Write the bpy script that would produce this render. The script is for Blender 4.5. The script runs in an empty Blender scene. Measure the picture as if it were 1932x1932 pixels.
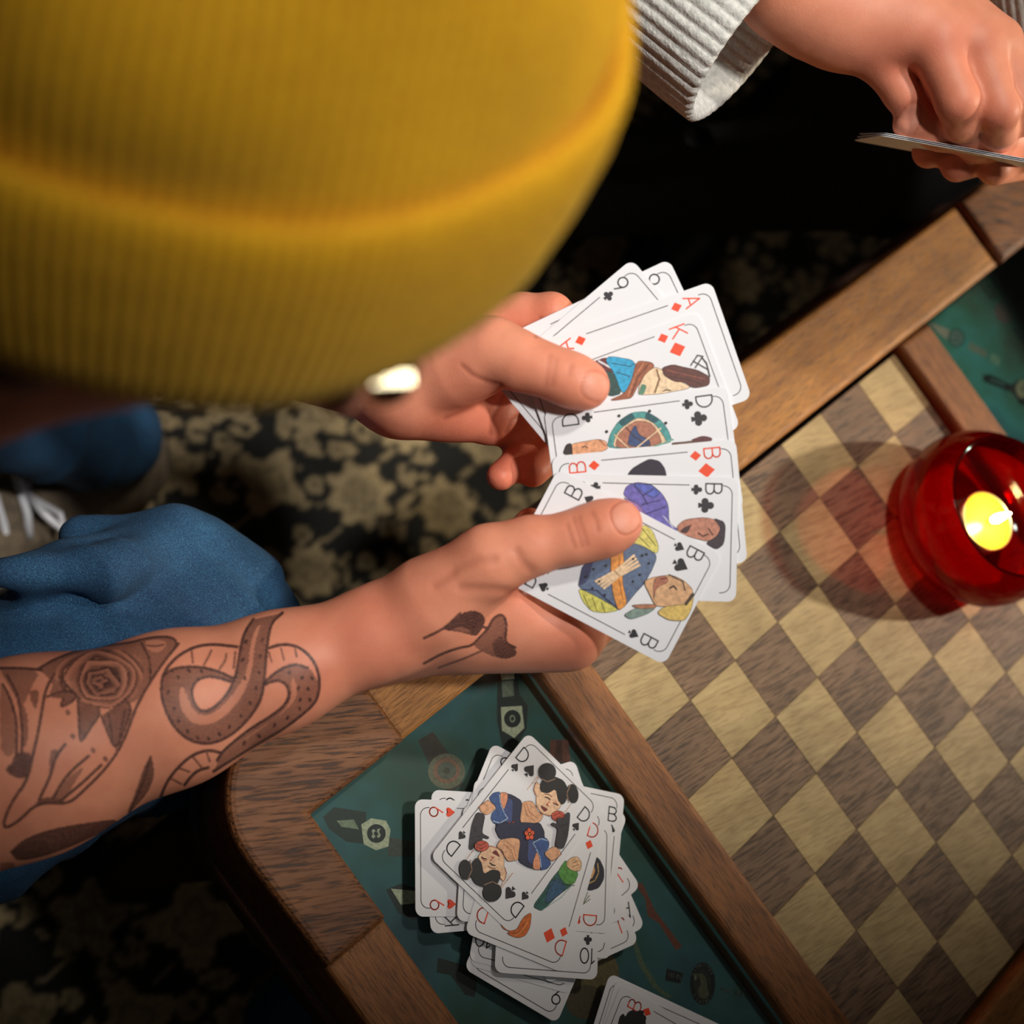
import bpy, bmesh, math, random
import numpy as np
from mathutils import Matrix, Vector

# ------------------------------------------------------------------ camera, light, exposure
SC = bpy.context.scene
COL = SC.collection
SQ = 0.0412                       # side of one chess square
TZ = 0.50                         # height of the chessboard's surface
FPX = 2900.0                      # focal length for a 1932 px frame
ROT = np.array([[0.5846, 0.6987, 0.4124], [0.8112, -0.5117, -0.2831], [0.0132, 0.5000, -0.8659]])
_u, _s, _v = np.linalg.svd(ROT); ROT = _u @ _v
CAM = np.array([-3.8886*SQ, -11.1743*SQ, 18.3796*SQ + TZ])

cam_data = bpy.data.cameras.new('camera')
cam = bpy.data.objects.new('camera', cam_data); COL.objects.link(cam)
_m = np.eye(4); _m[:3, 0] = ROT[0]; _m[:3, 1] = -ROT[1]; _m[:3, 2] = -ROT[2]; _m[:3, 3] = CAM
cam.matrix_world = Matrix(_m.tolist())
cam_data.sensor_width = 36.0
cam_data.lens = 36.0*FPX/1932.0
cam_data.clip_start = 0.01
cam_data.dof.use_dof = True
cam_data.dof.focus_distance = 0.79
cam_data.dof.aperture_fstop = 5.2
SC.camera = cam

world = bpy.data.worlds.new('world'); SC.world = world; world.use_nodes = True
world.node_tree.nodes['Background'].inputs[0].default_value = (0.9, 0.82, 0.72, 1)
world.node_tree.nodes['Background'].inputs[1].default_value = 0.055

def lamp(name, kind, loc, target, power, color, **kw):
    d = bpy.data.lights.new(name, kind); d.energy = power; d.color = color
    for k, v in kw.items(): setattr(d, k, v)
    o = bpy.data.objects.new(name, d); COL.objects.link(o)
    o.location = loc
    o.rotation_euler = (Vector(target) - Vector(loc)).to_track_quat('-Z', 'Y').to_euler()
    return o
# two overhead spots, the second added, and a standard lamp to the right of the table
lamp('overhead_spot', 'SPOT', (-0.42, 0.30, 2.25), (-0.26, 0.12, 0.5), 54.0, (1.0, 0.93, 0.85),
     spot_size=math.radians(34), spot_blend=1.0, shadow_soft_size=0.06)
lamp('overhead_spot', 'SPOT', (0.10, -0.15, 2.35), (-0.31, -0.06, 0.7), 98.0, (1.0, 0.95, 0.90),  # added to brighten the beanie and hands; no fixture seen there
     spot_size=math.radians(27), spot_blend=1.0, shadow_soft_size=0.06)
lamp('standard_lamp', 'SPOT', (0.70, 1.28, 1.25), (-0.06, 0.29, 0.5), 104.0, (1.0, 0.87, 0.68),
     spot_size=math.radians(30), spot_blend=1.0, shadow_soft_size=0.025)

SC.view_settings.view_transform = 'Standard'
SC.view_settings.look = 'None'
SC.view_settings.gamma = 1.0
SC.view_settings.use_curve_mapping = False
SC.view_settings.exposure = 0.0

# ------------------------------------------------------------------ helpers
def P(px, py, d):
    """photo pixel at a distance d in front of the camera -> world point"""
    return CAM + d*(ROT.T @ np.array([(px-966)/FPX, (py-966)/FPX, 1.0]))
def PZ(px, py, z):
    d = ROT.T @ np.array([(px-966)/FPX, (py-966)/FPX, 1.0])
    return CAM + d*((z-CAM[2])/d[2])
def PX(pts):
    X = (np.asarray(pts) - CAM) @ ROT.T
    return X[:, :2]/X[:, 2:3]*FPX + 966, X[:, 2]

def prop(o, label=None, cat=None, group=None, kind=None):
    if label: o['label'] = label
    if cat: o['category'] = cat
    if group: o['group'] = group
    if kind: o['kind'] = kind
    return o
def empty(name, loc=(0, 0, 0), **kw):
    o = bpy.data.objects.new(name, None); COL.objects.link(o); o.location = loc; o.empty_display_size = 0.02
    return prop(o, **kw)
def obj(name, me, mats=None, parent=None, matrix=None, **kw):
    o = bpy.data.objects.new(name, me); COL.objects.link(o)
    if mats is not None:
        for m in (mats if isinstance(mats, (list, tuple)) else [mats]):
            if len(me.materials) < len(mats if isinstance(mats, (list, tuple)) else [mats]): me.materials.append(m)
    if parent is not None:
        o.parent = parent
        if matrix is None and parent.type == 'EMPTY':      # meshes are built in world space
            o.matrix_parent_inverse = Matrix.Translation(parent.location).inverted()
    if matrix is not None: o.matrix_world = Matrix(np.asarray(matrix).tolist())
    return prop(o, **kw)
def mesh(verts, faces, name='mesh', smooth=False, mat_idx=None):
    me = bpy.data.meshes.new(name)
    me.from_pydata([tuple(map(float, v)) for v in verts], [], [tuple(int(i) for i in f) for f in faces])
    if smooth: me.polygons.foreach_set('use_smooth', [True]*len(me.polygons))
    if mat_idx is not None: me.polygons.foreach_set('material_index', mat_idx)
    me.update(); return me
def mesh_np(V, Q, name='mesh', smooth=True):
    """fast mesh from numpy quads"""
    me = bpy.data.meshes.new(name); n = len(Q); k = Q.shape[1]
    me.vertices.add(len(V)); me.vertices.foreach_set('co', np.ascontiguousarray(V, np.float32).ravel())
    me.loops.add(n*k); me.loops.foreach_set('vertex_index', np.ascontiguousarray(Q, np.int32).ravel())
    me.polygons.add(n); me.polygons.foreach_set('loop_start', np.arange(0, n*k, k, dtype=np.int32))
    me.polygons.foreach_set('use_smooth', np.full(n, smooth))
    me.update(calc_edges=True); me.validate(); return me
def color_attr(me, cols, name='tint'):
    a = me.color_attributes.new(name, 'FLOAT_COLOR', 'POINT')
    c = np.ones((len(me.vertices), 4), np.float32); c[:, :3] = cols
    a.data.foreach_set('color', c.ravel())
def tube(pts, rad, seg=10, closed=False, caps=True):
    """tube along a polyline -> verts, faces"""
    pts = [np.asarray(p, float) for p in pts]; n = len(pts); V = []; Fc = []
    rad = [rad]*n if np.isscalar(rad) else rad
    ref = np.array([0.13, 0.21, 0.97])
    for i in range(n):
        a = pts[i-1] if (i > 0 or closed) else pts[i]; b = pts[(i+1) % n] if (i < n-1 or closed) else pts[i]
        t = (b-a)/np.linalg.norm(b-a); x = np.cross(ref, t); x /= np.linalg.norm(x); y = np.cross(t, x)
        for k in range(seg):
            q = 2*math.pi*k/seg; V.append(pts[i] + rad[i]*(math.cos(q)*x + math.sin(q)*y))
    for i in range(n if closed else n-1):
        for k in range(seg):
            j = (i+1) % n
            Fc.append((i*seg+k, i*seg+(k+1) % seg, j*seg+(k+1) % seg, j*seg+k))
    if caps and not closed:
        Fc.append(tuple(range(seg))[::-1]); Fc.append(tuple(range((n-1)*seg, n*seg)))
    return V, Fc
def lathe(profile, seg=64, center=(0, 0, 0)):
    V = []; Fc = []; c = np.asarray(center, float)
    for r, z in profile:
        for k in range(seg):
            a = 2*math.pi*k/seg; V.append(c + np.array([r*math.cos(a), r*math.sin(a), z]))
    for i in range(len(profile)-1):
        for k in range(seg):
            Fc.append((i*seg+k, i*seg+(k+1) % seg, (i+1)*seg+(k+1) % seg, (i+1)*seg+k))
    return V, Fc
def prism(outline, z0, z1, bevel=0.0, name='slab'):
    """slab with a given plan outline (list of xy), rounded top edge"""
    bm = bmesh.new()
    vs = [bm.verts.new((x, y, z0)) for x, y in outline]
    f = bm.faces.new(vs)
    if f.normal.z > 0: f.normal_flip()
    f.normal_update()
    r = bmesh.ops.extrude_face_region(bm, geom=[f])
    top = [e for e in r['geom'] if isinstance(e, bmesh.types.BMVert)]
    for v in top: v.co.z = z1
    bmesh.ops.recalc_face_normals(bm, faces=bm.faces)
    if bevel > 0:
        ts = set(top)
        ed = [e for e in bm.edges if e.verts[0] in ts and e.verts[1] in ts]
        bmesh.ops.bevel(bm, geom=ed, offset=bevel, segments=3, profile=0.5, affect='EDGES')
    me = bpy.data.meshes.new(name); bm.to_mesh(me); bm.free(); return me

# ------------------------------------------------------------------ materials
def new_mat(name):
    m = bpy.data.materials.new(name); m.use_nodes = True
    nt = m.node_tree; b = nt.nodes['Principled BSDF']; return m, nt, b
def N(nt, t, **kw):
    n = nt.nodes.new(t)
    for k, v in kw.items():
        if k.startswith('i_'): n.inputs[k[2:].replace('_', ' ')].default_value = v
        else: setattr(n, k, v)
    return n
def plain(name, col, rough=0.5, metal=0.0, spec=0.5, emit=None, es=0.0, sheen=0.0):
    m, nt, b = new_mat(name)
    b.inputs['Base Color'].default_value = (*col, 1); b.inputs['Roughness'].default_value = rough
    b.inputs['Metallic'].default_value = metal; b.inputs['Specular IOR Level'].default_value = spec
    if sheen: b.inputs['Sheen Weight'].default_value = sheen
    if emit: b.inputs['Emission Color'].default_value = (*emit, 1); b.inputs['Emission Strength'].default_value = es
    return m
def srgb(r, g, b):
    return tuple(((c/255)/12.92 if c/255 <= 0.04045 else ((c/255+0.055)/1.055)**2.4) for c in (r, g, b))
def ramp(nt, stops):
    r = nt.nodes.new('ShaderNodeValToRGB'); e = r.color_ramp.elements
    while len(e) < len(stops): e.new(0.5)
    for i, (p, c) in enumerate(stops): e[i].position = p; e[i].color = (*c, 1)
    return r
def wood(name, light, dark, pore, angle=0.0, scale=1.0, rough=0.6, rand=False, pore_amt=0.6, coat=0.0):
    """grain runs along local X turned by angle about Z"""
    m, nt, b = new_mat(name); L = nt.links.new
    tc = N(nt, 'ShaderNodeTexCoord'); mp = N(nt, 'ShaderNodeMapping')
    mp.inputs['Rotation'].default_value = (0, 0, -angle)
    src = tc.outputs['Object']
    if rand:
        oi = N(nt, 'ShaderNodeObjectInfo'); mu = N(nt, 'ShaderNodeVectorMath', operation='SCALE'); mu.inputs['Scale'].default_value = 3.0
        cb = N(nt, 'ShaderNodeCombineXYZ'); L(oi.outputs['Random'], cb.inputs[0]); L(oi.outputs['Random'], cb.inputs[2])
        mm = N(nt, 'ShaderNodeMath', operation='MULTIPLY'); L(oi.outputs['Random'], mm.inputs[0]); mm.inputs[1].default_value = 7.3
        L(mm.outputs[0], cb.inputs[1]); L(cb.outputs[0], mu.inputs[0])
        ad = N(nt, 'ShaderNodeVectorMath', operation='ADD'); L(src, ad.inputs[0]); L(mu.outputs[0], ad.inputs[1]); src = ad.outputs[0]
    L(src, mp.inputs['Vector'])
    st = N(nt, 'ShaderNodeVectorMath', operation='MULTIPLY'); st.inputs[1].default_value = (8*scale, 110*scale, 110*scale)
    L(mp.outputs[0], st.inputs[0])
    n1 = N(nt, 'ShaderNodeTexNoise', i_Scale=1.0, i_Detail=5.0, i_Roughness=0.6, i_Distortion=0.6); L(st.outputs[0], n1.inputs['Vector'])
    st2 = N(nt, 'ShaderNodeVectorMath', operation='MULTIPLY'); st2.inputs[1].default_value = (100*scale, 1150*scale, 1150*scale)
    L(mp.outputs[0], st2.inputs[0])
    n2 = N(nt, 'ShaderNodeTexNoise', i_Scale=1.0, i_Detail=3.0, i_Roughness=0.55, i_Distortion=0.3); L(st2.outputs[0], n2.inputs['Vector'])
    r1 = ramp(nt, [(0.3, dark), (0.7, light)]); L(n1.outputs[0], r1.inputs[0])
    r2 = ramp(nt, [(0.36, (1, 1, 1)), (0.52, (0, 0, 0))]); L(n2.outputs[0], r2.inputs[0])
    ml = N(nt, 'ShaderNodeMath', operation='MULTIPLY'); L(r2.outputs[0], ml.inputs[0]); ml.inputs[1].default_value = pore_amt
    mx = N(nt, 'ShaderNodeMixRGB'); L(ml.outputs[0], mx.inputs[0]); L(r1.outputs[0], mx.inputs[1]); mx.inputs[2].default_value = (*pore, 1)
    # worn, blotchy patches
    n3 = N(nt, 'ShaderNodeTexNoise', i_Scale=26.0, i_Detail=4.0); L(src, n3.inputs['Vector'])
    r3 = ramp(nt, [(0.3, (0.78, 0.78, 0.78)), (0.7, (1.12, 1.12, 1.12))]); L(n3.outputs[0], r3.inputs[0])
    m2 = N(nt, 'ShaderNodeMixRGB', blend_type='MULTIPLY'); m2.inputs[0].default_value = 1.0
    L(mx.outputs[0], m2.inputs[1]); L(r3.outputs[0], m2.inputs[2])
    L(m2.outputs[0], b.inputs['Base Color'])
    bp = N(nt, 'ShaderNodeBump', i_Strength=0.35, i_Distance=0.0006); bp.invert = True
    L(ml.outputs[0], bp.inputs['Height']); L(bp.outputs[0], b.inputs['Normal'])
    b.inputs['Roughness'].default_value = rough; b.inputs['Coat Weight'].default_value = coat; b.inputs['Coat Roughness'].default_value = 0.3
    return m
def noisy(name, c1, c2, scale, rough=0.9, bump=0.0, bscale=None, sheen=0.0, attr=None, dist=0.002):
    m, nt, b = new_mat(name); L = nt.links.new
    tc = N(nt, 'ShaderNodeTexCoord')
    n = N(nt, 'ShaderNodeTexNoise', i_Scale=scale, i_Detail=3.0); L(tc.outputs['Object'], n.inputs['Vector'])
    r = ramp(nt, [(0.35, c1), (0.65, c2)]); L(n.outputs[0], r.inputs[0])
    out = r.outputs[0]
    if attr:
        a = N(nt, 'ShaderNodeAttribute', attribute_name=attr)
        mx = N(nt, 'ShaderNodeMixRGB', blend_type='MULTIPLY'); mx.inputs[0].default_value = 1.0
        L(out, mx.inputs[1]); L(a.outputs['Color'], mx.inputs[2]); out = mx.outputs[0]
    L(out, b.inputs['Base Color']); b.inputs['Roughness'].default_value = rough
    if sheen: b.inputs['Sheen Weight'].default_value = sheen
    if bump:
        n2 = N(nt, 'ShaderNodeTexNoise', i_Scale=bscale or scale, i_Detail=2.0); L(tc.outputs['Object'], n2.inputs['Vector'])
        bp = N(nt, 'ShaderNodeBump', i_Strength=bump, i_Distance=dist); L(n2.outputs[0], bp.inputs['Height']); L(bp.outputs[0], b.inputs['Normal'])
    return m
def clear(name, tint, fres=1.45, rough=0.03):
    """clear or coloured glass: tinted transparency with a Fresnel gloss"""
    m, nt, b = new_mat(name); L = nt.links.new; nt.nodes.remove(b)
    out = nt.nodes['Material Output']
    t = N(nt, 'ShaderNodeBsdfTransparent'); t.inputs[0].default_value = (*tint, 1)
    g = N(nt, 'ShaderNodeBsdfGlossy'); g.inputs['Roughness'].default_value = rough
    f = N(nt, 'ShaderNodeFresnel'); f.inputs['IOR'].default_value = fres
    mx = N(nt, 'ShaderNodeMixShader'); L(f.outputs[0], mx.inputs[0]); L(t.outputs[0], mx.inputs[1]); L(g.outputs[0], mx.inputs[2])
    L(mx.outputs[0], out.inputs['Surface']); return m
def skin(name):
    m, nt, b = new_mat(name); L = nt.links.new
    tc = N(nt, 'ShaderNodeTexCoord'); a = N(nt, 'ShaderNodeAttribute', attribute_name='tint')
    n = N(nt, 'ShaderNodeTexNoise', i_Scale=55.0, i_Detail=4.0); L(tc.outputs['Object'], n.inputs['Vector'])
    r = ramp(nt, [(0.3, (0.92, 0.84, 0.82)), (0.7, (1.05, 1.06, 1.06))]); L(n.outputs[0], r.inputs[0])
    mx = N(nt, 'ShaderNodeMixRGB', blend_type='MULTIPLY'); mx.inputs[0].default_value = 1.0
    L(a.outputs['Color'], mx.inputs[1]); L(r.outputs[0], mx.inputs[2]); L(mx.outputs[0], b.inputs['Base Color'])
    b.inputs['Roughness'].default_value = 0.5; b.inputs['Specular IOR Level'].default_value = 0.35
    b.inputs['Subsurface Weight'].default_value = 0.12; b.inputs['Subsurface Radius'].default_value = (1.0, 0.35, 0.2); b.inputs['Subsurface Scale'].default_value = 0.004
    v = N(nt, 'ShaderNodeTexVoronoi', i_Scale=900.0); L(tc.outputs['Object'], v.inputs['Vector'])
    n2 = N(nt, 'ShaderNodeTexNoise', i_Scale=160.0, i_Detail=3.0); L(tc.outputs['Object'], n2.inputs['Vector'])
    ad = N(nt, 'ShaderNodeMath', operation='ADD'); L(v.outputs['Distance'], ad.inputs[0]); L(n2.outputs[0], ad.inputs[1])
    bp = N(nt, 'ShaderNodeBump', i_Strength=0.10, i_Distance=0.0005); L(ad.outputs[0], bp.inputs['Height']); L(bp.outputs[0], b.inputs['Normal'])
    return m

WOOD_Y = wood('rail_oak', srgb(186, 130, 62), srgb(146, 94, 40), srgb(70, 40, 16), math.pi/2)
WOOD_X = wood('divider_oak', srgb(158, 102, 52), srgb(118, 72, 34), srgb(50, 27, 12), 0.0)
WOOD_D = wood('corner_oak', srgb(138, 88, 46), srgb(98, 58, 28), srgb(36, 18, 8), math.pi/4 + 0.25, 0.55, pore_amt=0.85)
WOOD_DARK = wood('moulding_wood', srgb(74, 42, 26), srgb(50, 27, 16), srgb(24, 12, 8), math.pi/2)
MAPLE = wood('maple_square', srgb(194, 172, 122), srgb(170, 146, 98), srgb(118, 92, 56), math.pi/2 - 0.25, 0.8, rand=True, pore_amt=0.45)
WALNUT = wood('walnut_square', srgb(134, 106, 80), srgb(106, 82, 60), srgb(52, 36, 25), math.pi/2 - 0.15, 0.7, rand=True, pore_amt=0.85)
SKIN = skin('skin')
WHITE = plain('card_stock', srgb(232, 234, 238), 0.42, spec=0.35)
BLACK_INK = plain('black_ink', (0.012, 0.010, 0.014), 0.5)
RED_INK = plain('red_ink', srgb(236, 70, 20), 0.5)
INKS = {}
def ink(r, g, b):
    k = (r, g, b)
    if k not in INKS: INKS[k] = noisy('printed_ink', tuple(c*0.8 for c in srgb(r, g, b)), tuple(min(1, c*1.2) for c in srgb(r, g, b)), 500.0, 0.5)
    return INKS[k]

# ------------------------------------------------------------------ implicit surfaces for bodies and cloth
def sd_cone(p, a, b, ra, rb):
    ba = b-a; l = np.dot(ba, ba)
    if l < 1e-12: return np.linalg.norm(p-a, axis=-1) - ra
    t = np.clip(((p-a) @ ba)/l, 0, 1)
    return np.linalg.norm(p - a - t[..., None]*ba, axis=-1) - (ra + (rb-ra)*t)
def smin(a, b, k):
    h = np.maximum(k-np.abs(a-b), 0)/k
    return np.minimum(a, b) - h*h*k*0.25
class Field:
    """signed distance grid; groups of tapered capsules are blended smoothly"""
    def __init__(s, lo, hi, res, axes=np.eye(3)):
        s.ax = np.asarray(axes, float); s.lo = np.asarray(lo, float); s.res = res
        s.n = np.ceil((np.asarray(hi)-s.lo)/res).astype(int)+1
        s.D = np.full(s.n, 0.05, np.float32)
    def box(s, lo, hi):
        i = np.maximum(np.floor((lo-s.lo)/s.res).astype(int), 0); j = np.minimum(np.ceil((hi-s.lo)/s.res).astype(int)+1, s.n)
        return i, j
    def pts(s, i, j):
        g = [s.lo[k] + s.res*np.arange(i[k], j[k]) for k in range(3)]
        return np.stack(np.meshgrid(*g, indexing='ij'), -1)
    def group(s, prims, k=0.006, kg=0.004, cut=False):
        q = [(s.ax @ np.asarray(a, float), s.ax @ np.asarray(b, float), ra, rb) for a, b, ra, rb in prims]
        m = 0.02
        lo = np.min([np.minimum(a-ra, b-rb) for a, b, ra, rb in q], 0)-m; hi = np.max([np.maximum(a+ra, b+rb) for a, b, ra, rb in q], 0)+m
        i, j = s.box(lo, hi)
        if np.any(j <= i): return
        G = np.full(j-i, 0.05, np.float32)
        for a, b, ra, rb in q:
            lo2 = np.minimum(a-ra, b-rb)-m; hi2 = np.maximum(a+ra, b+rb)+m
            i2, j2 = s.box(lo2, hi2)
            if np.any(j2 <= i2): continue
            d = sd_cone(s.pts(i2, j2), a, b, ra, rb).astype(np.float32)
            w = tuple(slice(i2[t]-i[t], j2[t]-i[t]) for t in range(3))
            G[w] = smin(G[w], d, k)
        w = tuple(slice(i[t], j[t]) for t in range(3))
        if cut: s.D[w] = -smin(-s.D[w], G, kg)
        else: s.D[w] = smin(s.D[w], G, kg)
    def chain(s, pts, rad, k=0.005, kg=0.003):
        s.group([(pts[i], pts[i+1], rad[i], rad[i+1]) for i in range(len(pts)-1)], k, kg)
    def surface(s, smooth=1):
        D = s.D; neg = D < 0
        # cells with a sign change
        c = np.zeros(s.n-1, np.int8)
        for a in (0, 1):
            for b in (0, 1):
                for e in (0, 1):
                    c += neg[a:s.n[0]-1+a, b:s.n[1]-1+b, e:s.n[2]-1+e]
        act = (c > 0) & (c < 8); idx = -np.ones(act.shape, np.int64); cells = np.argwhere(act); idx[act] = np.arange(len(cells))
        acc = np.zeros((len(cells), 3)); cnt = np.zeros(len(cells))
        corners = [(a, b, e) for a in (0, 1) for b in (0, 1) for e in (0, 1)]
        for u in corners:
            for ax in range(3):
                if u[ax]: continue
                v = list(u); v[ax] = 1
                d0 = D[tuple((cells+u).T)]; d1 = D[tuple((cells+v).T)]
                x = (d0 < 0) != (d1 < 0); t = d0/np.where(x, d0-d1, 1)
                pt = np.tile(np.array(u, float), (len(cells), 1)); pt[:, ax] += t
                acc[x] += pt[x]; cnt[x] += 1
        V = s.lo + s.res*(cells + acc/cnt[:, None])
        quads = []
        for ax in range(3):
            o1, o2 = [(1, 2), (2, 0), (0, 1)][ax]
            sl0 = [slice(None)]*3; sl1 = [slice(None)]*3; sl0[ax] = slice(0, -1); sl1[ax] = slice(1, None)
            e = neg[tuple(sl0)] != neg[tuple(sl1)]
            E_ = np.argwhere(e); ok = (E_[:, o1] > 0) & (E_[:, o2] > 0) & (E_[:, o1] < s.n[o1]-1) & (E_[:, o2] < s.n[o2]-1); E_ = E_[ok]
            if not len(E_): continue
            s0 = neg[tuple(E_.T)]
            def cell(a, b):
                q = E_.copy(); q[:, o1] -= a; q[:, o2] -= b; return idx[tuple(q.T)]
            A, B, C_, D_ = cell(1, 1), cell(0, 1), cell(0, 0), cell(1, 0)
            q = np.stack([A, B, C_, D_], 1); q[~s0] = q[~s0][:, ::-1]
            quads.append(q)
        Q = np.concatenate(quads)
        for _ in range(smooth):
            S = np.zeros_like(V); c2 = np.zeros(len(V))
            for a in range(4):
                b = (a+1) % 4
                np.add.at(S, Q[:, a], V[Q[:, b]]); np.add.at(c2, Q[:, a], 1)
                np.add.at(S, Q[:, b], V[Q[:, a]]); np.add.at(c2, Q[:, b], 1)
            V = V*0.4 + 0.6*S/np.maximum(c2, 1)[:, None]
        return V @ s.ax, Q
def normals(V, Q):
    n = np.cross(V[Q[:, 2]]-V[Q[:, 0]], V[Q[:, 3]]-V[Q[:, 1]]); Nn = np.zeros_like(V)
    for a in range(4): np.add.at(Nn, Q[:, a], n)
    return Nn/np.maximum(np.linalg.norm(Nn, axis=1), 1e-12)[:, None]
def split4(V, Q):
    """each quad into four"""
    E0 = np.sort(np.concatenate([Q[:, [0, 1]], Q[:, [1, 2]], Q[:, [2, 3]], Q[:, [3, 0]]]), 1)
    key, inv = np.unique(E0[:, 0]*len(V)+E0[:, 1], return_inverse=True); n = len(Q)
    mid = (V[key//len(V)] + V[key % len(V)])/2
    e = inv.reshape(4, n).T + len(V); c = np.arange(n) + len(V) + len(mid)
    V2 = np.concatenate([V, mid, V[Q].mean(1)])
    Q2 = np.concatenate([np.stack([Q[:, a], e[:, a], c, e[:, a-1]], 1) for a in range(4)])
    return V2, Q2
SKIN_RGB = np.array(srgb(236, 158, 126))
def skin_tint(V, red_pts):
    """skin colour with redder knuckles and fingertips"""
    c = np.tile(SKIN_RGB, (len(V), 1))
    for p, r in red_pts:
        w = np.exp(-(np.linalg.norm(V-p, axis=1)/r)**2)[:, None]*0.45
        c = c*(1-w) + w*np.array(srgb(214, 116, 92))
    return c
def nail(c, V, Nn, center, along, normal, l=0.0075, w=0.0058):
    """fingernail pressed into the skin: flat plate, groove round it, paler tint"""
    along = along/np.linalg.norm(along); normal = normal/np.linalg.norm(normal)
    side = np.cross(along, normal); d = V-center; u = (d @ along)/l; t = (d @ side)/w
    q = (np.abs(u)**2.6 + np.abs(t)**2.6)**(1/2.6); f = (Nn @ normal > 0.15) & (np.linalg.norm(d, axis=1) < 0.016) & (q < 1.4)
    g = np.exp(-((q-1.05)/0.10)**2)*(u < 0.75); inn = np.clip((1.0-q)/0.12, 0, 1)
    V[f] -= Nn[f]*(0.00040*g + 0.00015*inn)[f][:, None]
    k = (0.5*inn)[f][:, None]; c[f] = c[f]*(1-k) + k*np.array(srgb(230, 164, 142))
    k = (0.45*g)[f][:, None]; c[f] = c[f]*(1-k) + k*np.array(srgb(176, 92, 70))
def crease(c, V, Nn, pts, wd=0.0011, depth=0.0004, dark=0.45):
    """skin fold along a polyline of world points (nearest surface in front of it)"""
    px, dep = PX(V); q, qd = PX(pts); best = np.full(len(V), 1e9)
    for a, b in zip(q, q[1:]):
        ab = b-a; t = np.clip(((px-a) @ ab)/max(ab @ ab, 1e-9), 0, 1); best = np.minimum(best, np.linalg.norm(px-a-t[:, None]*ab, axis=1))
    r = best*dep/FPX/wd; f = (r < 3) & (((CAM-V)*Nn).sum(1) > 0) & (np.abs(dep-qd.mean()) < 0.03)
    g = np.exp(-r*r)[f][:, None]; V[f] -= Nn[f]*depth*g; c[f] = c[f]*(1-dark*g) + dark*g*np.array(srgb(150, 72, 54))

# ------------------------------------------------------------------ floor and rug
def rect(x0, y0, x1, y1): return [(x0, y0), (x1, y0), (x1, y1), (x0, y1)]
FLOORM = wood('floor_boards', srgb(62, 44, 30), srgb(44, 30, 20), srgb(20, 13, 9), 0.3, 0.4)
obj('floor', prism(rect(-3, -3, 3, 3), -0.08, -0.008), FLOORM, kind='structure')
WALLM = noisy('wall_paint', srgb(70, 52, 38), srgb(80, 60, 44), 8.0, 0.9)
for side, r in (('left', (-3.1, -3, -3, 3)), ('right', (3, -3, 3.1, 3)), ('front', (-3.1, 3, 3.1, 3.1)), ('back', (-3.1, -3.1, 3.1, -3))):
    obj('wall_'+side, prism(rect(*r), -0.08, 2.6), WALLM, kind='structure')

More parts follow.
